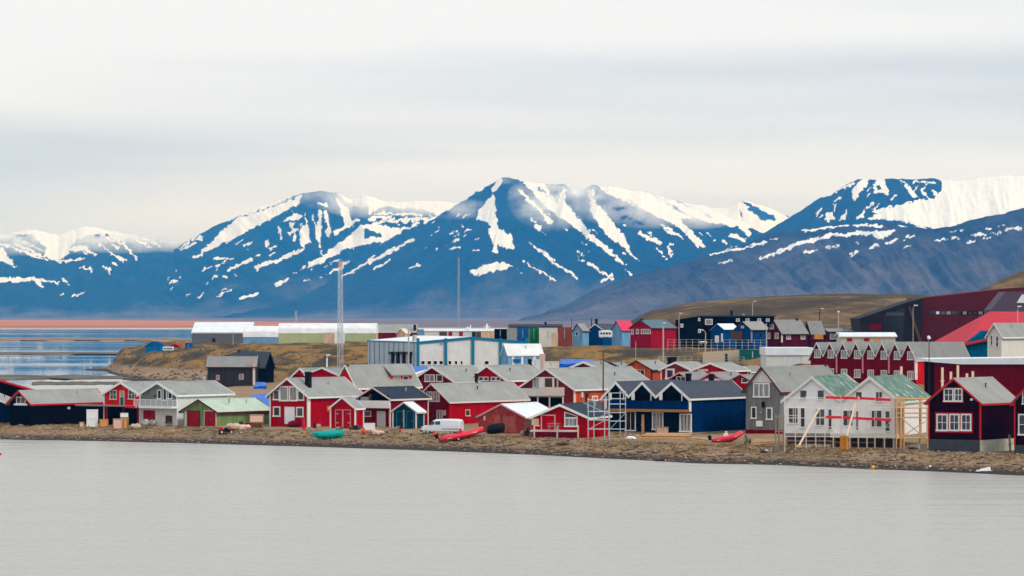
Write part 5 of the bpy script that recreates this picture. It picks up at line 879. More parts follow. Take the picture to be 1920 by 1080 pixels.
# red roofed hall with teal gable wall
Yr = 350
s = slab('hall', 'hall with sloping bright red roof and teal wall on the right', 'hall', [(1806, 710), (1990, 710), (1990, 626), (1852, 620), (1806, 644)], Yr, 18, 'teal_wall')
a = [W(1745, 644, Yr * DS + 26), W(1806, 644.5, Yr * DS - 1), W(1990, 606, Yr * DS - 1), W(1990, 585, Yr * DS + 26), W(1856, 584, Yr * DS + 26)]
rt = s.root.location; pts = [p - rt for p in a]; MB().poly(pts + [p - Vector((0, 0, 0.4)) for p in pts], [tuple(range(5)), tuple(range(5, 10))[::-1]] + [(i, (i + 1) % 5, 5 + (i + 1) % 5, 5 + i) for i in range(5)]).build('roof', 'roof_red', s.root)
h = House('house', 'off-white house with grey roof and two narrow windows at the right edge', 1853, 1878, 1985, 700, 626, 606, Y=310, th=34, wall='cream_paint', roof='roof_grey', trim='white_trim', ov=0.4, barge=0.2)
h.win('f', 1857, 628, 1862, 648, 1, 2, 'white_trim'); h.win('f', 1867, 630, 1873, 651, 1, 2, 'white_trim')
# red row with eight dormer gables
sp = [1520 + (1716 - 1520) * i / 8 for i in range(9)]
h = House('row_house', 'long red row house with eight white-windowed sawtooth gables', 1520, 1716, 1816, 742, 669, 643, Y=312, th=30, wall='oxblood', roof='roof_mid', trim='white_trim', ov=0.3, barge=0.16, splits=sp, corner=False, cat='house')
for i in range(8):
    q = sp[i] + 7.5 + i * 0.35; h.win('f', q, 655 + i * 0.55, q + 11.5, 671 + i * 0.55, 3, 1, 'white_trim', 'glass_curtain', fw=0.1); h.win('f', q, 690 + i * 0.8, q + 11.5, 706 + i * 0.8, 3, 1, 'white_trim', 'glass_curtain', fw=0.1)
    if i % 2: h.part('drainpipe', 'f', sp[i + 1] - 1.2, 666, sp[i + 1] + 1.2, 700, 'pink_trim', 0, 0.15)
h.part('corner_board', 's', 1715, 671, 1719, 712, 'white_trim', 0, 0.12); MB().fbox(h.Fs, 0.4, h.L - 0.1, -1, h.he - 0.1, 0, 0.05).build('side_cladding', 'scarlet', h.root)
s = slab('warehouse', 'dark red warehouse with long flat white roof edge behind right houses', 'warehouse', [(1752, 730), (1990, 730), (1990, 680), (1752, 678)], 285, 14, 'maroon_black'); s.poly('wall_cladding', [(1752, 780), (1990, 780), (1990, 681), (1752, 679)], 'maroon', 0, 0.05)
s.poly('roof', [(1738, 678), (1800, 683), (1990, 683), (1990, 670), (1738, 673)], 'roof_white', -14, 0.5)

# ---------------------------------------------------------------- masts, lamps, poles, fence
def lattice_mast(label, px, base, top, Y, w0, w1, mats=('galvanised', 'galvanised'), bays=18, arms=True, n_legs=4):
    Y *= DS; z0 = Zp(base, Y); H_ = Zp(top, Y) - z0; r = empty('lattice_mast', tuple(WZ(px, Y, z0)), 0.5, label, 'mast')
    wz = lambda z: (w0 + (w1 - w0) * z / H_) / 2
    cs = [(-1, -1), (1, -1), (1, 1), (-1, 1)]
    for a, b in cs: MB().bar((a * wz(0), b * wz(0), -5), (a * wz(H_), b * wz(H_), H_), w0 * 0.10).build('leg', mats[0], r)
    m = MB(); hs = H_ / bays
    for i in range(bays):
        za, zb = i * hs, (i + 1) * hs
        for j in range(4):
            (a, b), (c, d) = cs[j], cs[(j + 1) % 4]; p = lambda q, z: (q[0] * wz(z), q[1] * wz(z), z)
            m.bar(p((a, b), za) if i % 2 else p((c, d), za), p((c, d), zb) if i % 2 else p((a, b), zb), w0 * 0.05); m.bar(p((a, b), zb), p((c, d), zb), w0 * 0.045)
    m.build('bracing', mats[1], r)
    if arms:
        MB().bar((-1.3, 0, H_ + 0.05), (1.6, 0, H_ + 0.05), 0.09).bar((-1.3, 0, H_), (-1.3, 0, H_ + 0.5), 0.06).bar((1.6, 0, H_), (1.6, 0, H_ + 0.5), 0.06).build('crossarm', mats[0], r)
        MB().box(-wz(H_) * 1.2, wz(H_) * 1.2, -wz(H_) * 1.2, wz(H_) * 1.2, H_ - 0.9, H_ - 0.1).build('beacon_cage', 'pink_trim', r)
        MB().tube([(0.35, 0, H_ - 0.2), (0.35, 0, H_ + 0.6)], 0.05).build('antenna', mats[0], r)
    return r
lattice_mast('tall pale lattice mast in front of the white barrel hall', 638, 720, 491, 395, 1.0, 0.6)
lattice_mast('faint distant lattice mast before the mountain foot', 860, 607, 483, 1700, 1.7, 0.8, ('pole_grey', 'pole_grey'), bays=16, arms=False)
lattice_mast('tiny far lattice mast on the plain left of the tall mast', 555, 606, 583, 1500, 1.6, 1.2, bays=6, arms=False)
def lamp(label, px, top, base, Y, arm=0.0, mat='pole_grey', head=True, r=0.09, cap='white_trim', name='street_lamp', cat='street lamp'):
    Y *= DS; z0 = Zp(base, Y); h_ = Zp(top, Y) - z0; o = empty(name, tuple(WZ(px, Y, z0)), 0, label, cat)
    zl = min(-1.0, gz((px - 960) / F * Y, Y) - z0 - 0.4); MB().tube([(0, 0, zl), (0, 0, h_ - (0.5 if arm else 0.0))], [r * 1.3, r], 8).build('pole', mat, o)
    if arm:
        MB().tube([(0, 0, h_ - 0.55), (arm * 0.35, 0, h_ - 0.12), (arm, 0, h_)], r * 0.7, 6).build('arm', mat, o)
        MB().box(arm - 0.35, arm + 0.35, -0.16, 0.16, h_ - 0.05, h_ + 0.13).build('lamp_head', cap, o, bevel=0.04)
    elif head: MB().lathe([(0.1, h_ - 0.05), (0.28, h_ + 0.1), (0.2, h_ + 0.3), (0.05, h_ + 0.34)], (0, 0, 0), 10).build('lamp_head', cap, o)
    return o
lamp('street lamp with short arm above the black apartment block left end', 1273, 588, 640, 462, 0.45)
lamp('street lamp on the hill flank above the apartment chimney', 1411, 565, 600, 500, 0.6); lamp('dark street lamp between hill path and annexe', 1537, 579, 640, 440, 0.6, 'dark_trim')
lamp('slim pale pole lamp in front of the low white-roofed building', 1572, 586, 660, 380, 0); lamp('tall wooden lamp post in front of the museum wall', 1712, 573, 690, 345, 0.5, 'weathered_wood')
lamp('short curved lamp at the fence beside the bright blue house', 1323, 619, 668, 400, -0.8); lamp('white lamp pole with square box before the crimson house', 1243.5, 606, 690, 380, 0.25, 'pole_grey', r=0.14)
lamp('slender white pole in front of the wine red house', 1437, 606, 700, 372, 0, 'pole_grey', False); lamp('dark thin pole between red row and red roof hall', 1742, 636, 735, 275, 0, 'dark_trim', r=0.055)
lamp('tall brown wooden pole behind the scaffold tower', 1131, 657, 760, 258, 0, 'dark_wood', False, r=0.085, name='utility_pole', cat='pole'); lamp('grey pole at the industrial hall side wall', 766, 620, 700, 378, 0, 'pole_grey', False, r=0.14, name='utility_pole', cat='pole')
lamp('thin pole on the grassy bank left of the lattice mast', 583, 640, 700, 410, 0, 'weathered_wood', False, r=0.06, name='utility_pole', cat='pole'); lamp('white vent pipe with bent cap above the red gabled roofs', 613, 666, 705, 310, 0.2, 'white_trim', r=0.12, name='vent_pipe', cat='pipe')
lamp('thin pole on the bank below the light blue houses', 1192, 640, 700, 405, 0, 'pole_grey', False, r=0.06, name='utility_pole', cat='pole'); lamp('pole with lamp in front of the grey hall corner', 437, 622, 662, 540, 0, 'pole_grey', False, r=0.08, name='utility_pole', cat='pole')
lamp('small lamp at the right edge before the off-white house', 1908, 575, 640, 320, 0.3)
lamp('thin mast behind the navy plateau house', 1072, 596, 640, 520, 0, 'dark_trim', False, r=0.07, name='utility_pole', cat='pole'); lamp('thin dark flue mast beside the navy plateau house ridge', 1109, 597, 640, 515, 0, 'dark_trim', False, r=0.12, name='utility_pole', cat='pole')
lamp('white ball-topped pole behind the second row right of the red roof', 1741, 633, 660, 330, 0, 'pole_grey', True, r=0.05)
def fence(label, x0, x1, ya, yb, Y, n, mat='pole_grey'):
    Y *= DS; a, b = W(x0, yb, Y), W(x1, yb + 1, Y); hgt = (yb - ya) / F * Y; r = empty('fence', tuple(a), 0, label, 'fence'); d = b - a
    for i in range(n + 1): p = d * (i / n); MB().box(p.x - .05, p.x + .05, p.y - .05, p.y + .05, p.z - 3, p.z + hgt).build('post', mat, r)
    for f_ in (0.35, 0.68, 0.97): MB().bar((0, 0, hgt * f_), d + Vector((0, 0, hgt * f_)), 0.05).build('rail', mat, r)
fence('pale post and rail fence along the plateau road', 1252, 1438, 636, 653, 418, 16); fence('thin fence on the ramp in front of the tan wall', 1235, 1395, 668, 684, 372, 13)

# ---------------------------------------------------------------- vehicles and boats
def wheel(parent, x, y, z, r, w=0.2):
    t = MB(); n = 14; k0 = len(t.v)
    prof = [(r * 0.62, -w / 2), (r * 0.95, -w / 2), (r, -w / 4), (r, w / 4), (r * 0.95, w / 2), (r * 0.62, w / 2)]
    for q, d in prof: t.v += [(x + q * math.cos(2 * math.pi * j / n), y + d, z + q * math.sin(2 * math.pi * j / n)) for j in range(n)]
    m_ = len(prof)
    for i in range(m_): t.f += [(i * n + j, i * n + (j + 1) % n, ((i + 1) % m_) * n + (j + 1) % n, ((i + 1) % m_) * n + j) for j in range(n)]
    o = t.build('wheel', 'rubber', parent, smooth=True); m = MB(); m.v = []
    ring = [(x + r * 0.62 * math.cos(2 * math.pi * j / n), z + r * 0.62 * math.sin(2 * math.pi * j / n)) for j in range(n)]
    m.poly([(a, y - w / 2 + 0.03, b) for a, b in ring] + [(a, y + w / 2 - 0.03, b) for a, b in ring], [tuple(range(n)), tuple(range(n, 2 * n))[::-1]] + [(j, (j + 1) % n, n + (j + 1) % n, n + j) for j in range(n)]).build('rim', 'galvanised', o)
def van(label, px, py, Yv, rz, length=4.9, mat='van_white', name='van'):
    """front towards -x; lofted body with raked screen and rounded roof"""
    r = empty(name, tuple(WZ(px, Yv, Zp(py, Yv))), rz, label, 'van'); L_ = length; s = L_ / 4.9
    st = [(-2.45, .45, .70, .72), (-2.38, .35, .95, .84), (-2.0, .30, 1.08, .90), (-1.55, .28, 1.16, .93), (-0.95, .28, 1.72, .94), (-0.65, .28, 1.88, .95), (0.5, .28, 1.95, .95), (1.9, .28, 1.93, .95), (2.3, .30, 1.86, .94), (2.45, .42, 1.7, .88)]
    m = MB(); ring = 12
    for x, zb, zt, hw_ in st:
        k0 = [(-hw_ * .9, zb), (-hw_, zb + .15), (-hw_, zb + (zt - zb) * .5), (-hw_ * .93, zt - (zt - zb) * .12), (-hw_ * .78, zt - .03), (-hw_ * .35, zt)]
        pts = k0 + [(-a, b) for a, b in k0[::-1]]; m.v += [(x * s, a, b) for a, b in pts]
    for i in range(len(st) - 1): m.f += [(i * ring + j, i * ring + (j + 1) % ring, (i + 1) * ring + (j + 1) % ring, (i + 1) * ring + j) for j in range(ring)]
    m.f += [tuple(range(ring))[::-1], tuple((len(st) - 1) * ring + j for j in range(ring))]; b = m.build('body', mat, r, smooth=False)
    MB().poly([(-1.57 * s, -.78, 1.2), (-1.57 * s, .78, 1.2), (-1.0 * s, .72, 1.69), (-1.0 * s, -.72, 1.69), (-1.5 * s, -.78, 1.15), (-1.5 * s, .78, 1.15), (-.93 * s, .72, 1.62), (-.93 * s, -.72, 1.62)], MB.BOXF).build('windscreen', 'glass', r)
    for sg in (-1, 1):
        y0, y1 = sorted((sg * .90, sg * .965))
        for a, c, d in ((-1.28, -.72, .5), (-.6, .0, .0)):
            MB().poly([(a * s - d * .25, y0, 1.22), (c * s, y0, 1.22), (c * s, y1, 1.22), (a * s - d * .25, y1, 1.22), (a * s + d * .5, y0 * .97, 1.62), (c * s, y0 * .97, 1.66), (c * s, y1 * .97, 1.66), (a * s + d * .5, y1 * .97, 1.62)], MB.BOXF).build('side_window', 'glass', r)
        MB().box(.2 * s, 2.3 * s, min(y0, y1), max(y0, y1) * 1.0 - 0.0, .62, .70).build('side_moulding', 'dark_trim', r)
        wheel(r, -1.55 * s, sg * .82, .32, .32); wheel(r, 1.5 * s, sg * .82, .32, .32)
        MB().box(-2.44 * s, -2.2 * s, min(sg * .5, sg * .84), max(sg * .5, sg * .84), .74, .92).build('headlight', 'glass_curtain', r)
        MB().box(-1.3 * s, -1.12 * s, min(sg * .95, sg * 1.12), max(sg * .95, sg * 1.12), 1.2, 1.38).build('wing_mirror', 'dark_trim', r)
    MB().box(-2.52 * s, -2.2 * s, -.86, .86, .28, .52).build('bumper', 'dark_trim', r, bevel=0.04); MB().box(-2.47 * s, -2.3 * s, -.4, .4, .6, .74).build('grille', 'soot_black', r)
    return r
van('white panel van parked nose-left before the dark red house', 829, 813.5, Bq(829, 813.5), math.radians(-16), 5.3)
def camper(label, px0, px1, base, top, Y, mat='van_white'):
    Y *= DS; r = empty('camper_van', tuple(WZ(px0, Y, Zp(base, Y))), 0, label, 'camper van'); w = (px1 - px0) / F * Y; h_ = (base - top) / F * Y
    MB().box(0, w, 0, 2, .35, h_).build('body', mat, r, bevel=0.12)
    for i in range(4): MB().box(w * (.1 + .21 * i), w * (.26 + .21 * i), -.02, .05, h_ * .52, h_ * .78).build('side_window', 'glass', r)
    for q in (.2, .8): wheel(r, w * q, .2, .3, .3)
camper('white camper van between the navy and light blue plateau houses', 1123, 1148, 635, 620, 452); camper('white pickup camper next to the bright blue shed', 305, 325, 659.5, 650, 552); camper('small white car at the fence below the blue houses', 1312, 1326, 647, 640, 425)

def rib_boat(label, px, py, rz, L_=5.6, B=2.0, tilt=0.0, Yb=None, engine=True, trailer=False, name='inflatable_boat'):
    """rigid inflatable: V hull, tube collar, console, outboard; stern towards -x"""
    Yb = Yb or Bq(px, py); r = empty(name, tuple(WZ(px, Yb, Zp(py, Yb))), rz, label, 'boat'); r.rotation_euler = (0, -tilt, rz); R_ = 0.31; hb = B / 2 - R_; z0 = 0.55
    path = [(-L_ / 2, hb, z0), (-L_ / 4, hb, z0), (L_ * .12, hb, z0 + .02), (L_ * .3, hb * .82, z0 + .1), (L_ * .42, hb * .45, z0 + .24), (L_ * .47, 0, z0 + .3)]
    full = path + [(a, -b, c) for a, b, c in path[-2::-1]]
    MB().tube(full, [R_ * .6] + [R_] * (len(full) - 2) + [R_ * .6], 10).build('tube_collar', 'boat_red', r, smooth=True)
    st = [(-L_ / 2 + .1, hb, .1), (-L_ / 4, hb, .1), (L_ * .12, hb * .95, .14), (L_ * .3, hb * .7, .28), (L_ * .44, .08, .6)]; m = MB()
    for x, b, zk in st: m.v += [(x, -b, z0), (x, 0, zk - .08), (x, b, z0)]
    for i in range(len(st) - 1): m.f += [(3 * i + j, 3 * i + (j + 1) % 3, 3 * i + 3 + (j + 1) % 3, 3 * i + 3 + j) for j in range(3)]
    m.f += [(2, 1, 0), tuple(3 * (len(st) - 1) + j for j in range(3))]; m.build('hull', 'boat_red', r)
    MB().box(-.4, .15, -.32, .32, z0 - .02, z0 + .62).box(-.1, .1, -.3, .3, z0 + .62, z0 + .85).build('console', 'boat_white' if not trailer else 'boat_red', r, bevel=0.03)
    MB().bar((-L_ * .38, -hb - R_ * .9, z0 - .02), (L_ * .3, -hb * .85 - R_, z0 + .1), .05).bar((-L_ * .38, hb + R_ * .9, z0 - .02), (L_ * .3, hb * .85 + R_, z0 + .1), .05).build('rub_strake', 'boat_white', r)
    if engine:
        e = MB().box(-L_ / 2 - .45, -L_ / 2 - .05, -.2, .2, z0 + .15, z0 + .72).build('outboard_motor', 'soot_black', r, bevel=0.06); MB().box(-L_ / 2 - .32, -L_ / 2 - .18, -.07, .07, z0 - .5, z0 + .15).build('motor_leg', 'galvanised', e)
    if trailer:
        MB().bar((-L_ * .45, -.35, .22), (L_ * .55, 0, .3), .08).bar((-L_ * .45, .35, .22), (L_ * .55, 0, .3), .08).build('trailer_frame', 'galvanised', r)
        for sg in (-1, 1): wheel(r, -L_ * .12, sg * (hb + .1), .28, .28, .18)
    return r
rib_boat('red inflatable boat with raised bow beside the white van', 866, 824, math.radians(20), 6.0, 2.1, 0.17, Bq(866, 823), trailer=True)
rib_boat('red inflatable boat with black motor below the navy row house', 1365, 830, math.radians(6), 3.7, 1.9, 0.17, Bq(1365, 829))
def covered_boat(label, px, py, rz, L_, B, H_, mat, name='covered_boat', trail=True):
    Yb = Bq(px, py); r = empty(name, tuple(WZ(px, Yb, Zp(py, Yb))), rz, label, 'boat'); m = MB(); n = 12; N = 14
    for i in range(N):
        t = i / (N - 1); x = (t - .5) * L_; env = max(.06, math.sin(math.pi * min(1, .12 + t * .88)) ** .55) if t > .5 else .9 + .1 * math.sin(math.pi * t); e2 = .55 + .45 * math.sin(math.pi * (.2 + .6 * t))
        if i in (0, N - 1): env *= .55; e2 *= .7
        ripple = 1 + .06 * math.sin(i * 2.3)
        m.v += [(x, math.cos(2 * math.pi * j / n) * B / 2 * env, .45 * H_ + math.sin(2 * math.pi * j / n) * H_ / 2 * e2 * ripple + t * .25) for j in range(n)]
    for i in range(N - 1): m.f += [(i * n + j, i * n + (j + 1) % n, (i + 1) * n + (j + 1) % n, (i + 1) * n + j) for j in range(n)]
    m.f += [tuple(range(n))[::-1], tuple((N - 1) * n + j for j in range(n))]; m.build('cover', mat, r, smooth=True)
    for q in (-.28, .22): MB().tube([(q * L_, -B * .5, 0.1), (q * L_, -B * .46, .6 * H_), (q * L_, 0, H_ + .06), (q * L_, B * .46, .6 * H_), (q * L_, B * .5, 0.1)], .025, 5).build('strap', 'rubber', r)
    if trail: MB().box(-L_ / 2 - .5, -L_ / 2 + .12, -.18, .18, .25, .9).build('outboard_motor', mat, r, bevel=.07)
    return r
covered_boat('dinghy under turquoise cover lying on the beach', 619, 823, math.radians(14), 3.7, 1.5, 1.1, 'tarp_teal')
covered_boat('dark red dinghy standing by the white door of the large red house', 556, 801, math.radians(8), 2.3, 1.1, .9, 'oxblood', trail=False)
covered_boat('snowmobile under black tarpaulin beside the brick-red shed', 930, 814, math.radians(-4), 2.3, 1.2, 1.35, 'tarp_black', 'covered_snowmobile', False)

def quad(label, px, py):
    Yb = Bq(px, py); r = empty('quad_bike', tuple(WZ(px, Yb, Zp(py, Yb))), math.radians(12), label, 'quad bike')
    for x in (-.65, .65):
        for y in (-.42, .42): wheel(r, x, y, .3, .3, .24)
    MB().box(-.75, .8, -.2, .2, .3, .62).build('chassis', 'soot_black', r, bevel=.05); MB().box(-.3, .25, -.18, .18, .62, .86).build('seat', 'rubber', r, bevel=.06)
    for x in (-.62, .68): MB().box(x - .38, x + .36, -.52, .52, .62, .74).build('mudguard', 'plastic_red', r, bevel=.05)
    MB().tube([(.42, -.35, 1.02), (.48, 0, .95), (.42, .35, 1.02)], .03).tube([(.48, 0, .95), (.55, 0, .6)], .04).build('handlebar', 'soot_black', r); MB().box(-1.0, -.5, -.35, .35, .74, 1.0).build('cargo_box', 'plastic_red', r, bevel=.04)
quad('red and black quad bike on the beach before the green garage', 424, 814)

# ---------------------------------------------------------------- things lying about on the beach
def crate(label, x0, x1, base, top, mat, depth=0.9, rz=0.12, name='crate', cat='crate', batten='pine_dark', zg=1.45, Yc=None, dz=0.0):
    Yc = Yc or Bq((x0 + x1) / 2, base); w = (x1 - x0) / F * Yc; h_ = (base - top) / F * Yc; r = empty(name, tuple(WZ(x0, Yc, Zp(base, Yc))), rz, label, cat)
    MB().box(0, w, 0, depth, -.05, h_).build('body', mat, r, bevel=min(w, h_, depth) * .03); t = min(.07, w * .12)
    MB().box(-.02, t, -.03, 0, 0, h_).box(w - t, w + .02, -.03, 0, 0, h_).box(t, w - t, -.03, 0, 0, t).box(t, w - t, -.03, 0, h_ - t, h_ + .02).build('batten', batten, r)
    MB().box(-.04, w + .04, -.04, depth + .04, h_, h_ + .04).build('lid', mat, r); return r
crate('lower white cabinet standing against the black boathouse', 162.5, 183, 800, 784.5, 'plastic_white', .8, .05, 'cabinet', 'cabinet', 'plastic_white'); crate('upper white cabinet stacked against the black boathouse', 162.5, 183, 784, 768.5, 'plastic_white', .8, .03, 'cabinet', 'cabinet', 'plastic_white', Yc=Bq(172, 800))
crate('small cream box left of the stacked white cabinets', 149, 157.5, 801, 792, 'crate_pink', .5); crate('orange-brown crate right of the stacked white cabinets', 187, 203, 800, 787, 'crate_orange', .8, .2); crate('big pinkish crate before the bright red house', 212, 231, 804, 786, 'crate_pink', 1.0, -.05); crate('narrow orange crate touching the big pinkish crate', 231.5, 238.5, 803, 787, 'crate_orange', .9)
crate('white tub on top of crates under the red house', 226, 240, 782, 775, 'plastic_white', .6, .1, 'tub', 'tub', 'plastic_white', Yc=Bq(233, 801)); crate('wooden box under the white tub', 226, 241, 801, 782.4, 'weathered_wood', .8)
crate('tan plywood box on the sled by the green garage wall', 468, 494, 792, 778.5, 'crate_pink', .9, .04, 'plywood_box', 'box', Yc=Bq(481, 803)); crate('peach plywood sheet crate at the large red house corner', 505, 520, 799, 783, 'peach', .5, .1, 'plywood_box', 'box'); crate('grey tool box below the tan plywood box', 470, 492, 803, 792.4, 'dark_wood', .8, .04, 'tool_box', 'box')
crate('white tub in front of the loggia house wall', 683, 703, 806, 794, 'plastic_white', .8, .1, 'tub', 'tub', 'plastic_white'); crate('stack of fresh plywood below the navy row balcony', 1231, 1257, 815, 801, 'crate_pink', 1.0, .1, 'plywood_stack', 'stack'); crate('grey concrete block by the almost black house', 1725, 1737, 844, 833, 'concrete', .7, .2, 'concrete_block', 'block', 'concrete')
crate('pale crate beside the first navy row window', 1193, 1203, 812, 797, 'crate_pink', .7, .0); crate('red fuel box under the tan plywood box heap', 461, 470, 805, 793, 'door_red', .5, .1, 'fuel_box', 'box', 'dark_red_trim')
def heap(label, px, py, w, h_, mat, name='sack_heap', cat='heap', n=7, seed=0, depth=1.0, zg=1.4):
    """a heap of slumped sacks or sheeting: lumpy bodies leaning on one another, each its own part"""
    rr = random.Random(seed); Yc = Bq(px, py); r = empty(name, tuple(WZ(px, Yc, Zp(py, Yc))), 0, label, cat); W_ = w / F * Yc; H_ = h_ / F * Yc
    for i in range(n):
        cx = (rr.random() - .5) * W_ * .75; cz = H_ * .28 * (1 - abs(cx) / W_) + rr.random() * H_ * .25; a, b, c = W_ * rr.uniform(.16, .26), depth * .4, H_ * rr.uniform(.28, .42); bm = bmesh.new(); bmesh.ops.create_icosphere(bm, subdivisions=2, radius=1)
        for v_ in bm.verts: q = v_.co; k_ = 1 + .22 * math.sin(q.x * 5 + i) * math.cos(q.y * 4 + q.z * 3 + i * 2); v_.co = Vector((q.x * a * k_ + cx, q.y * b + (rr.random() - .5) * .02, max(-.05, q.z * c * k_ + cz)))
        me = bpy.data.meshes.new('sack'); bm.to_mesh(me); bm.free(); me.materials.append(M_[mat if isinstance(mat, str) else mat[i % len(mat)]]); put(bpy.data.objects.new('sack', me), r)
heap('beige sack heap at the white house corner', 254, 804, 18, 13, 'sack_beige', seed=1); heap('white sack heap before the red garage door', 280, 798, 26, 15, ('plastic_white', 'sack_beige'), seed=2); heap('beige tarpaulin heap along the green garage wall', 448, 806, 40, 15, ('sack_beige', 'crate_pink'), seed=3, n=9)
heap('cream sack heap on the beach before the loggia house', 706, 815, 24, 12, ('crate_pink', 'sack_beige'), seed=4); heap('dark scrap heap right of the small red shed', 668, 806, 26, 11, ('dark_wood', 'rubber'), seed=5); heap('white sheeting scraps below the navy row house', 1180, 825, 22, 10, 'plastic_white', seed=6); heap('mixed scrap heap at the brick-red shed corner', 988, 818, 22, 18, ('dark_wood', 'weathered_wood', 'rubber'), seed=7, n=9)
heap('brown scrap heap left of the red inflatable under the grey house', 1402, 832, 14, 16, ('dark_wood', 'weathered_wood'), seed=8); heap('low scrap heap in front of the turquoise dinghy shed', 640, 806, 20, 8, ('weathered_wood', 'dark_wood'), seed=9)
heap('dark driftwood clump at the waterline below the navy row', 1240, 864, 44, 13, ('rock', 'dark_wood'), 'driftwood_clump', 'clump', 9, 10, 1.2, 0.35)
def bush(label, px, py, w, h_, seed):
    rr = random.Random(seed); Yc = Bq(px, py); r = empty('bush', tuple(WZ(px, Yc, Zp(py, Yc))), 0, label, 'bush'); W_ = w / F * Yc; H_ = h_ / F * Yc; m = MB()
    for i in range(420):
        a = rr.random() * 6.28; q = rr.random() ** .6 * W_ / 2; z = rr.random() * H_ * (1 - (2 * q / W_) ** 2 * .7); c = Vector((q * math.cos(a), q * math.sin(a) * .7, z)); u = Vector((rr.uniform(-1, 1), rr.uniform(-1, 1), rr.uniform(.2, 1.2))).normalized() * .09; v_ = u.orthogonal().normalized() * .03
        m.poly([c - v_, c + u * .5 + v_, c + u, c - u * .2], [(0, 1, 2, 3)])
    me = bpy.data.meshes.new('foliage'); me.from_pydata([tuple(p) for p in m.v], [], m.f); me.materials.append(M_['leaf_dry']); put(bpy.data.objects.new('foliage', me), r)
    s_ = MB()
    for i in range(6): a = i * 1.05; s_.tube([(0, 0, -.1), (math.cos(a) * W_ * .25, math.sin(a) * W_ * .18, H_ * .7)], [.02, .008], 5)
    s_.build('stem', 'dark_wood', r)
bush('dry yellow-green bush by the white house window', 318, 801, 16, 13, 1); bush('low dry tuft before the red garage door', 276, 804, 30, 7, 2); bush('scrubby low bush left of the green garage', 338, 803, 24, 9, 3); bush('flat brown weeds on the beach below the white house', 320, 815, 60, 8, 4)
def buoy(label, px, py, r_px, mat, zg=1.2, Yc=None):
    Yc = Yc or (Yg(py, zg) if zg < .2 else Bq(px, py)); q = r_px / F * Yc; r = empty('buoy', tuple(WZ(px, Yc, Zp(py, Yc))), 0, label, 'buoy'); k_ = 10
    MB().lathe([(q * .25, 0)] + [(q * math.sin(math.pi * i / k_), q - q * math.cos(math.pi * i / k_)) for i in range(1, k_)] + [(q * .2, 2 * q)], (0, 0, 0), 14).build('float', mat, r, smooth=True); MB().lathe([(q * .28, 2 * q - .02), (q * .28, 2 * q + q * .3), (q * .12, 2 * q + q * .35)], (0, 0, 0), 10).build('eye', 'soot_black', r)
buoy('orange buoy left of the red inflatable on the beach', 815, 818.5, 4.2, 'plastic_orange'); buoy('orange buoy under the bow of the red inflatable by the van', 876, 820, 4.2, 'plastic_orange'); buoy('orange buoy in front of the loggia house', 682, 814, 5, 'plastic_orange'); buoy('small red-white float at the white house corner', 335, 795, 3, 'plastic_red'); buoy('tiny red buoy floating at the left frame edge', 1, 855, 2.6, 'plastic_red', -0.1)
buoy('orange-yellow float at the waterline below the white wrapped house', 1637, 879, 3.4, 'plastic_yellow', .1); buoy('small white float at the waterline below the almost black house', 1744, 877, 2.6, 'plastic_white', .5); buoy('red ball beside the dark teal shed', 750, 811, 3.0, 'plastic_red')
def barrel(label, px, py, w, h_, mat, name='barrel', cat='barrel'):
    Yc = Bq(px, py); q = w / 2 / F * Yc; H_ = h_ / F * Yc; r = empty(name, tuple(WZ(px, Yc, Zp(py, Yc))), 0, label, cat)
    MB().lathe([(q * .96, -.05), (q, .05), (q, H_ * .32), (q * 1.05, H_ * .34), (q, H_ * .36), (q, H_ * .64), (q * 1.05, H_ * .66), (q, H_ * .68), (q, H_ - .03), (q * .9, H_)], (0, 0, 0), 14).build('drum', mat, r); MB().lathe([(q * .25, H_), (q * .25, H_ + .06)], (q * .3, 0, 0), 8).build('cap', 'dark_trim', r)
barrel('red gas cylinder at the corner of the large red house', 569.5, 807, 6, 22, 'plastic_red', 'gas_cylinder', 'cylinder'); barrel('dark drum beside the beige tarpaulin heap', 452, 802, 8, 12, 'roof_slate'); barrel('rusty drum left of the turquoise dinghy', 590, 803, 7, 10, 'dark_red_trim'); barrel('black drum behind the pale crate', 1215, 812, 7, 10, 'soot_black')
# white floating ice or board at the right, on the waterline
Yq = Bq(1846, 884); r = empty('ice_block', tuple(WZ(1846, Yq, Zp(884, Yq))), .25, 'white slab of ice stranded at the waterline bottom right', 'ice')
MB().poly([(-.75, -.2, .02), (.7, -.25, .02), (.8, .2, .02), (-.7, .3, .02), (-.5, -.1, .22), (.55, -.16, .5), (.7, .1, .52), (-.45, .2, .25)], MB.BOXF).build('slab', 'plastic_white', r, bevel=.05); MB().poly([(-1.0, .1, .02), (-.7, -.3, .02), (-.5, .2, .02), (-.75, .0, .25)], [(0, 1, 2), (0, 3, 1), (1, 3, 2), (2, 3, 0)]).build('shard', 'plastic_white', r)

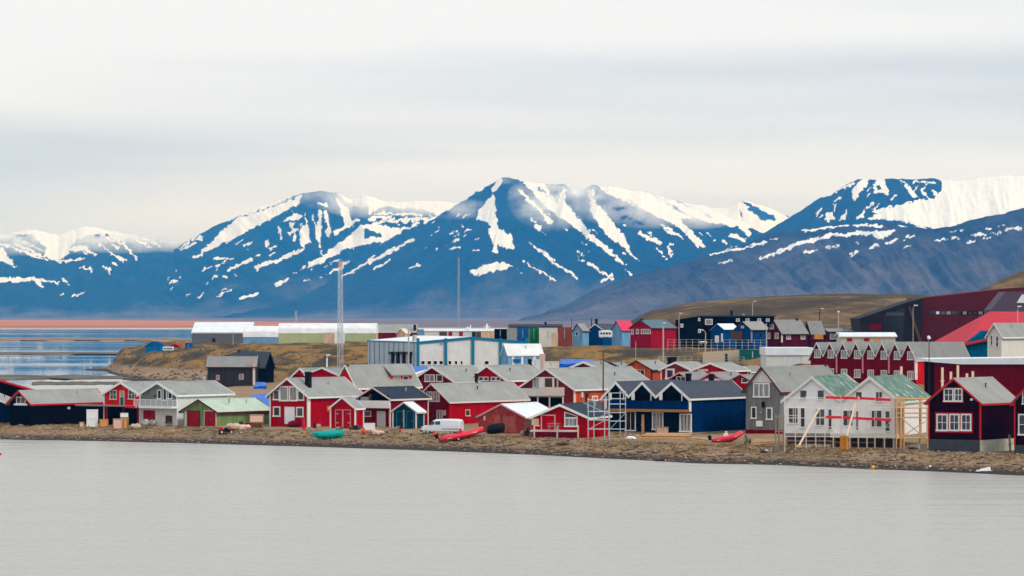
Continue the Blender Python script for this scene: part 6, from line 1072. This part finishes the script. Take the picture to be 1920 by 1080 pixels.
def planks(label, specs, name='plank_pile', cat='timber', zg=1.45, mats=('pine', 'pine_pale', 'weathered_wood'), seed=0, w=.18, t=.05):
    """boards thrown down, each its own part: (x0, row0, x1, row1, height above ground)"""
    rr = random.Random(seed); c = specs[0]; Y0 = Bq(c[0], c[1]); o = empty(name, tuple(WZ(c[0], Y0, Zp(c[1], Y0))), 0, label, cat); base = o.location.copy()
    for x0, v0, x1, v1, hgt in specs:
        Ya, Yb_ = Bq(x0, v0), Bq(x1, v1); a = WZ(x0, Ya, 0) - base; b = WZ(x1, Yb_, rr.uniform(-.02, .05)) - base
        a.z = max(-9, gz(a.x + base.x, Ya) - base.z + hgt + .03); b.z = max(-9, gz(b.x + base.x, Yb_) - base.z + hgt + .03); MB().bar(a, b, w * rr.uniform(.8, 1.3), t).build('plank', rr.choice(mats), o)
planks('long beam stack lying before the navy row house', [(1200 + i * 2, 823 - i * .9, 1282 + i * 3, 823.5 - i, .1 + .12 * (i % 3)) for i in range(7)], seed=1, w=.25, t=.14, mats=('pine', 'pine_dark', 'ochre'))
planks('loose boards scattered right of the beam stack', [(1285 + i * 7, 824 - (i % 3), 1320 + i * 6, 826 - (i % 2) * 2, .05 * i % .2) for i in range(8)], seed=2); planks('pinkish plywood boards stacked under the grey house', [(1408 + i, 838 - i * 1.2, 1464 - i, 835 - i * 1.1, .08 * i) for i in range(7)], seed=3, mats=('crate_pink', 'pine_pale', 'crate_orange'), w=.5)
planks('pale boards heaped in front of the wrapped house', [(1484 + i * 4, 846 - i * 1.3, 1545 + i * 4, 843 - i * 1.2, .06 * i) for i in range(9)], seed=4, mats=('weathered_wood', 'pine_pale', 'sign_grey'), w=.35); planks('long planks on the beach below the wrapped house', [(1530, 861, 1606, 856, .02), (1538, 864, 1614, 863, .02), (1548, 857, 1590, 854, .04)], seed=5, zg=1.0, mats=('weathered_wood', 'pine_pale'), w=.3)
planks('timber offcuts beside the scaffold tower foot', [(1140 + i * 5, 822 - (i % 4) * 2, 1158 + i * 5, 820 - (i % 3) * 2, .1 * (i % 4)) for i in range(9)], seed=6, mats=('pine', 'pine_dark', 'weathered_wood'), w=.2, t=.12); planks('broken boards around the dark teal shed door', [(716 + i * 4, 812 - i, 742 + i * 2, 808 - i, .08 * i) for i in range(5)], seed=7, mats=('weathered_wood', 'dark_wood'))
planks('driftwood planks on the beach right of the wrapped house', [(1600, 851, 1690, 846, .02), (1612, 848, 1650, 849, .05), (1688, 850, 1720, 846, .02)], seed=8, zg=1.3, mats=('weathered_wood', 'sign_grey'))
planks('old boards beside the quad bike', [(470 + i * 3, 812 - i, 500 + i * 2, 809 - i, .05 * i) for i in range(4)], seed=9, mats=('weathered_wood', 'dark_wood')); planks('planks leaning low by the green garage front', [(360, 806, 392, 805, .03), (366, 808, 400, 806.5, .05)], seed=10, mats=('weathered_wood', 'dark_wood'))
# vertical fresh timbers
def stake(label, px, base, top, mat='pine', w=.2, Yc=None, name='timber_post', cat='post', lean=0.0):
    Yc = Yc or Bq(px, base); H_ = (base - top) / F * Yc; r = empty(name, tuple(WZ(px, Yc, Zp(base, Yc))), 0, label, cat); MB().bar((0, 0, min(-.6, gz((px - 960) / F * Yc, Yc) - Zp(base, Yc) - .3)), (lean, 0, H_), w).build('post', mat, r); MB().bar((lean * .5 - .25, .02, H_ * .45), (lean * .5 + .25, .02, H_ * .45 + .06), w * .5).build('cleat', mat, r)
stake('upright fresh timber post before the navy row house', 1205.5, 813, 777, 'pine', .36); stake('leaning weathered post at the last foundation corner right', 1895, 848, 815, 'weathered_wood', .22, lean=-.15); stake('short stump post under the red inflatable bow right', 1398, 831, 816, 'dark_wood', .22)
r = empty('timber_trestle', tuple(WZ(1209, Yg(813, 1.45), 1.45)), 0, 'triangular fresh timber trestle next to the upright post', 'trestle'); MB().bar((0, 0, 0), (0, 0, 1.4), .16).build('post', 'pine', r); MB().bar((0, 0, 1.4), (1.0, 0, .1), .18).build('brace', 'pine_dark', r); MB().bar((0, 0, .08), (1.1, 0, .08), .16).build('foot', 'pine', r)
for i, (px, tp) in enumerate(((1578, 817), (1583, 817.5), (1588, 817))):
    stake(('left', 'middle', 'right')[i] + ' yellow formwork panel standing before the wrapped house', px, 844, tp, 'ochre', .34, name='formwork_panel', cat='panel')
for i, (px, tp, wd) in enumerate(((1690, 687, 'behind the green netted roof'), (1767, 689, 'tallest left of the dark gable ridge'), (1783, 697, 'short, right of the dark gable ridge'), (1796, 685, 'tallest above the grey roof'), (1813, 700, 'shortest above the grey roof'), (1824, 696, 'last on the right above the grey roof'))):
    stake('pale timber post ' + wd, px, 735, tp, 'pine_pale', .3, Yc=258 * DS)

# ---------------------------------------------------------------- scaffolds
def scaffold(name, label, xs, ys, Y0, depth, r_t, mat, zbase, deck=True, deck_mat='alu_tube', braces=()):
    """standards at the columns xs, ledgers at the rows ys; two rows of standards, planked lifts"""
    o = empty(name, tuple(WZ(xs[0], Y0, Zp(zbase, Y0))), 0, label, 'scaffold'); b = o.location.copy(); top = min(ys) - 4
    X = [(q - xs[0]) / F * Y0 for q in xs]; Z = [Zp(v_, Y0) - b.z for v_ in ys]; zt = Zp(top, Y0) - b.z
    for dy in (0, depth):
        for x in X: MB().tube([(x, dy, -1.0), (x, dy, zt)], r_t, 6).build('standard', mat, o)
        for z in Z: MB().tube([(X[0] - .1, dy, z), (X[-1] + .1, dy, z)], r_t * .85, 6).build('ledger', mat, o)
    for x in X:
        for z in Z: MB().tube([(x, 0, z), (x, depth, z)], r_t * .8, 6).build('transom', mat, o)
    if deck:
        for z in Z[1:]:
            for j in range(3): MB().box(X[0], X[-1], depth * (.12 + .28 * j), depth * (.36 + .28 * j), z + .02, z + .07).build('deck_plank', deck_mat, o)
    for (xa, va), (xb, vb_) in braces: MB().tube([((xa - xs[0]) / F * Y0, -.05, Zp(va, Y0) - b.z), ((xb - xs[0]) / F * Y0, -.05, Zp(vb_, Y0) - b.z)], r_t * .8, 6).build('brace', mat, o)
    return o
scaffold('scaffold_tower', 'silver tube scaffold tower left of the navy row house', [1103, 1114, 1134, 1142], [750, 772, 788, 805], Bq(1103, 824), 1.6, .045, 'alu_tube', 824, braces=[((1103, 805), (1134, 788)), ((1142, 772), (1114, 788))])
scaffold('scaffold', 'silver tube scaffold against the left gable of the navy row', [1143, 1163, 1173], [737, 748, 758, 774, 790, 805], Bq(1155, 820), 1.2, .04, 'alu_tube', 820, braces=[((1143, 805), (1173, 774))])
Ysc = 2 * 220.2
scaffold('scaffold', 'fresh timber scaffold at the right end of the wrapped house', [1681, 1689, 1695, 1727, 1741], [748, 765, 775, 783, 822], Ysc, 1.5, .085, 'pine', 840, deck_mat='pine_pale', braces=[((1689, 783), (1735, 822)), ((1735, 790), (1686, 822))])
scaffold('scaffold', 'timber scaffold posts at the left end of the wrapped house', [1455, 1461, 1470], [781, 809], Ysc + 1, 1.0, .06, 'weathered_wood', 836, deck=False)
def rail_run(name, label, cat, runs, Y0, mat, t=.1, h_=.3):
    Y0 -= .5
    a = W(runs[0][0], runs[0][1], Y0); o = empty(name, tuple(a), 0, label, cat)
    for x0, v0, x1, v1 in runs: MB().bar(W(x0, v0, Y0) - a, W(x1, v1, Y0) - a, t, h_).build('board', mat, o)
Yf = 2 * 220.3
scaffold('scaffold', 'slim tube scaffold bays along the wrapped house front', [1472, 1492, 1512, 1530, 1547, 1563, 1578, 1594, 1610, 1626, 1641, 1659, 1676], [746, 765, 784, 801, 819], Yf - .4, 0.9, .028, 'cream_paint', 838, deck=False, deck_mat='pine', braces=[((1641, 819), (1676, 784)), ((1472, 784), (1512, 819))])
rail_run('guard_rail', 'upper red guard rail across the wrapped house front', 'guard rail', [(1548, 745, 1576, 746), (1577, 745.6, 1608, 747), (1612, 746.6, 1640, 748), (1641, 747.6, 1670, 750)], Yf, 'barrier_red')
rail_run('guard_rail', 'lower red guard rail across the wrapped house front', 'guard rail', [(1548, 782, 1578, 782.6), (1580, 782.4, 1602, 784), (1603, 784, 1638, 786), (1640, 785.6, 1671, 787.6)], Yf, 'barrier_red')
for (x0, v0, x1, v1), lb in (((1497, 836, 1536, 766), 'long pale timber prop leaning on the left wrapped gable'), ((1583, 836, 1606, 748), 'long pale timber prop leaning between the wrapped gables')):
    a = W(x0, v0, Yf - 3.0); o = empty('timber_prop', tuple(a), 0, lb, 'prop'); MB().bar((0, 0, -.1), W(x1, v1, Yf) - a, .2, .12).build('prop', 'pine_pale', o); MB().box(-.3, .3, -.15, .15, -.1, .1).build('foot_block', 'pine', o)
# ladder-like roof battens and sheeting rolls on the wrapped house
a = W(1582, 701, 2 * 222.5); o = empty('roof_ladder', tuple(a), 0, 'wooden roof ladder lying on the left green netted roof', 'ladder'); b = W(1604, 719, 2 * 220.5) - a
for dy in (0, .4): MB().bar((0, dy, .1), b + Vector((0, dy, .1)), .07).build('stile', 'pine_pale', o)
for i in range(9): MB().bar(b * ((i + .5) / 9) + Vector((0, -.02, .12)), b * ((i + .5) / 9) + Vector((0, .42, .12)), .05).build('rung', 'pine_pale', o)
# picnic bench on the cabin deck
Yb_ = Yg(821, 1.6) - 1.2; r = empty('picnic_bench', tuple(W(1027, 806, Yb_)), .1, 'weathered picnic bench on the deck of the low red cabin', 'bench'); 
for z, y0, y1 in ((.74, 0, .7), (.42, -.5, -.22), (.42, .92, 1.2)): MB().box(0, 1.6, y0, y1, z, z + .05).build('table_top' if z > .6 else 'seat', 'weathered_wood', r)
for x in (.2, 1.35): MB().bar((x, -.4, 0), (x, .25, .74), .08).bar((x, 1.1, 0), (x, .45, .74), .08).bar((x, -.5, .4), (x, 1.2, .4), .07).build('leg', 'weathered_wood', r)

# ---------------------------------------------------------------- beach stones, one mass of countless pieces
rs = np.random.RandomState(5); V = []; Fc = []; ico = [(0, 0, 1), (.9, 0, .3), (.28, .85, .3), (-.72, .53, .3), (-.72, -.53, .3), (.28, -.85, .3), (0, 0, -.5)]
icf = [(0, 1, 2), (0, 2, 3), (0, 3, 4), (0, 4, 5), (0, 5, 1), (6, 2, 1), (6, 3, 2), (6, 4, 3), (6, 5, 4), (6, 1, 5)]
for i in range(15000):
    u = rs.uniform(-60, 1990); Ysh = float(np.interp(u, sx, sy)); Y = Ysh + rs.rand() ** 0.8 * 17 + .5; x = (u - 960) / F * Y; s_ = .05 + .26 * rs.rand() ** 5; z = gz(x, Y); n = len(V); a = rs.rand() * 6.28; c_, d_ = math.cos(a), math.sin(a); sy_ = rs.uniform(.6, 1.2)
    V += [(x + s_ * (p[0] * c_ - p[1] * d_ * sy_), Y + s_ * (p[0] * d_ + p[1] * c_ * sy_), z + s_ * p[2] * .7) for p in ico]; Fc += [tuple(n + q for q in f_) for f_ in icf]
k = NT('pebble'); oi = k.noise(k.coord(), 1.7, 3, .7); k.col(k.ramp(oi, [(.32, (.08, .05, .03)), (.5, (.25, .165, .10)), (.66, (.44, .33, .23)), (.74, (.66, .6, .52))])); k.rough(.85)
me = bpy.data.meshes.new('beach_stones'); me.from_pydata(V, [], Fc); me.materials.append(M_['pebble']); put(bpy.data.objects.new('beach_stones', me), kind='stuff')

V = []; Fc = []; rs = np.random.RandomState(11)
for i in range(2600):
    u = rs.uniform(205, 700); Y = rs.uniform(860, 1180); x = (u - 960) / F * Y; z = gz(x, Y)
    if z < 0.1 or z > 8.6: continue
    s_ = .12 + .55 * rs.rand() ** 3; n = len(V); a = rs.rand() * 6.28; c_, d_ = math.cos(a), math.sin(a)
    V += [(x + s_ * (p[0] * c_ - p[1] * d_), Y + s_ * (p[0] * d_ + p[1] * c_), z + s_ * p[2] * .8) for p in ico]; Fc += [tuple(n + q for q in f_) for f_ in icf]
me = bpy.data.meshes.new('bluff_boulders'); me.from_pydata(V, [], Fc); me.materials.append(M_['rock']); put(bpy.data.objects.new('bluff_boulders', me), kind='stuff')

# dry grass and weed on the upper beach, and small driftwood: masses nobody could count
def strew(name, mat, n, u0, u1, d0, d1, seed, blade):
    rs = np.random.RandomState(seed); V = []; Fc = []
    for i in range(n):
        u = rs.uniform(u0, u1); Ysh = float(np.interp(u, sx, sy)); Y = Ysh + rs.uniform(d0, d1); x = (u - 960) / F * Y
        if blade and fbm(np.array(x * .12), np.array(Y * .2 + 5), 3) < .52: continue
        z = gz(x, Y); k0 = len(V)
        if blade:
            for j in range(7):
                a = rs.rand() * 6.28; h_ = rs.uniform(.12, .42); ox, oy = rs.uniform(-.3, .3, 2); dx, dy = math.cos(a) * .05, math.sin(a) * .05; k1 = len(V)
                V += [(x + ox - dx, Y + oy - dy, z - .03), (x + ox + dx, Y + oy + dy, z - .03), (x + ox + dx * 4, Y + oy + dy * 4, z + h_)]; Fc.append((k1, k1 + 1, k1 + 2))
        else:
            a = rs.uniform(-.5, .5); ln = rs.uniform(.25, 1.3); w_ = rs.uniform(.04, .1); c_, d_ = math.cos(a), math.sin(a)
            for sx_, sy_, sz_ in ((-1, -1, 0), (1, -1, 0), (1, 1, 0), (-1, 1, 0), (-1, -1, 1), (1, -1, 1), (1, 1, 1), (-1, 1, 1)): V.append((x + c_ * ln * sx_ / 2 - d_ * w_ * sy_, Y + d_ * ln * sx_ / 2 + c_ * w_ * sy_, z - .02 + sz_ * w_ * 1.4))
            Fc += [tuple(k0 + q for q in f_) for f_ in MB.BOXF]
    me = bpy.data.meshes.new(name); me.from_pydata(V, [], Fc); me.materials.append(M_[mat]); put(bpy.data.objects.new(name, me), kind='stuff')
strew('beach_grass', 'leaf_dry', 1500, -40, 1960, 8.5, 17, 21, True)
strew('driftwood_litter', 'weathered_wood', 420, -40, 1960, 2.0, 16, 22, False)
strew('dark_litter', 'dark_wood', 380, 380, 1960, 2.5, 16, 23, False)
heap('timber and sheeting scraps under the wrapped house floor', 1640, 838, 60, 12, ('pine_dark', 'dark_wood', 'plastic_white'), 'scrap_heap', 'heap', 11, 31)
heap('dark scraps between wrapped house and almost black house', 1716, 842, 26, 9, ('dark_wood', 'weathered_wood'), 'scrap_heap', 'heap', 7, 32)
heap('pale stone heap on the beach below the grey house', 1440, 848, 30, 7, ('rock', 'concrete'), 'stone_heap', 'heap', 8, 33)
heap('brown stone heap on the beach below the low red cabin', 1060, 834, 34, 7, ('rock', 'dark_wood'), 'stone_heap', 'heap', 8, 34)
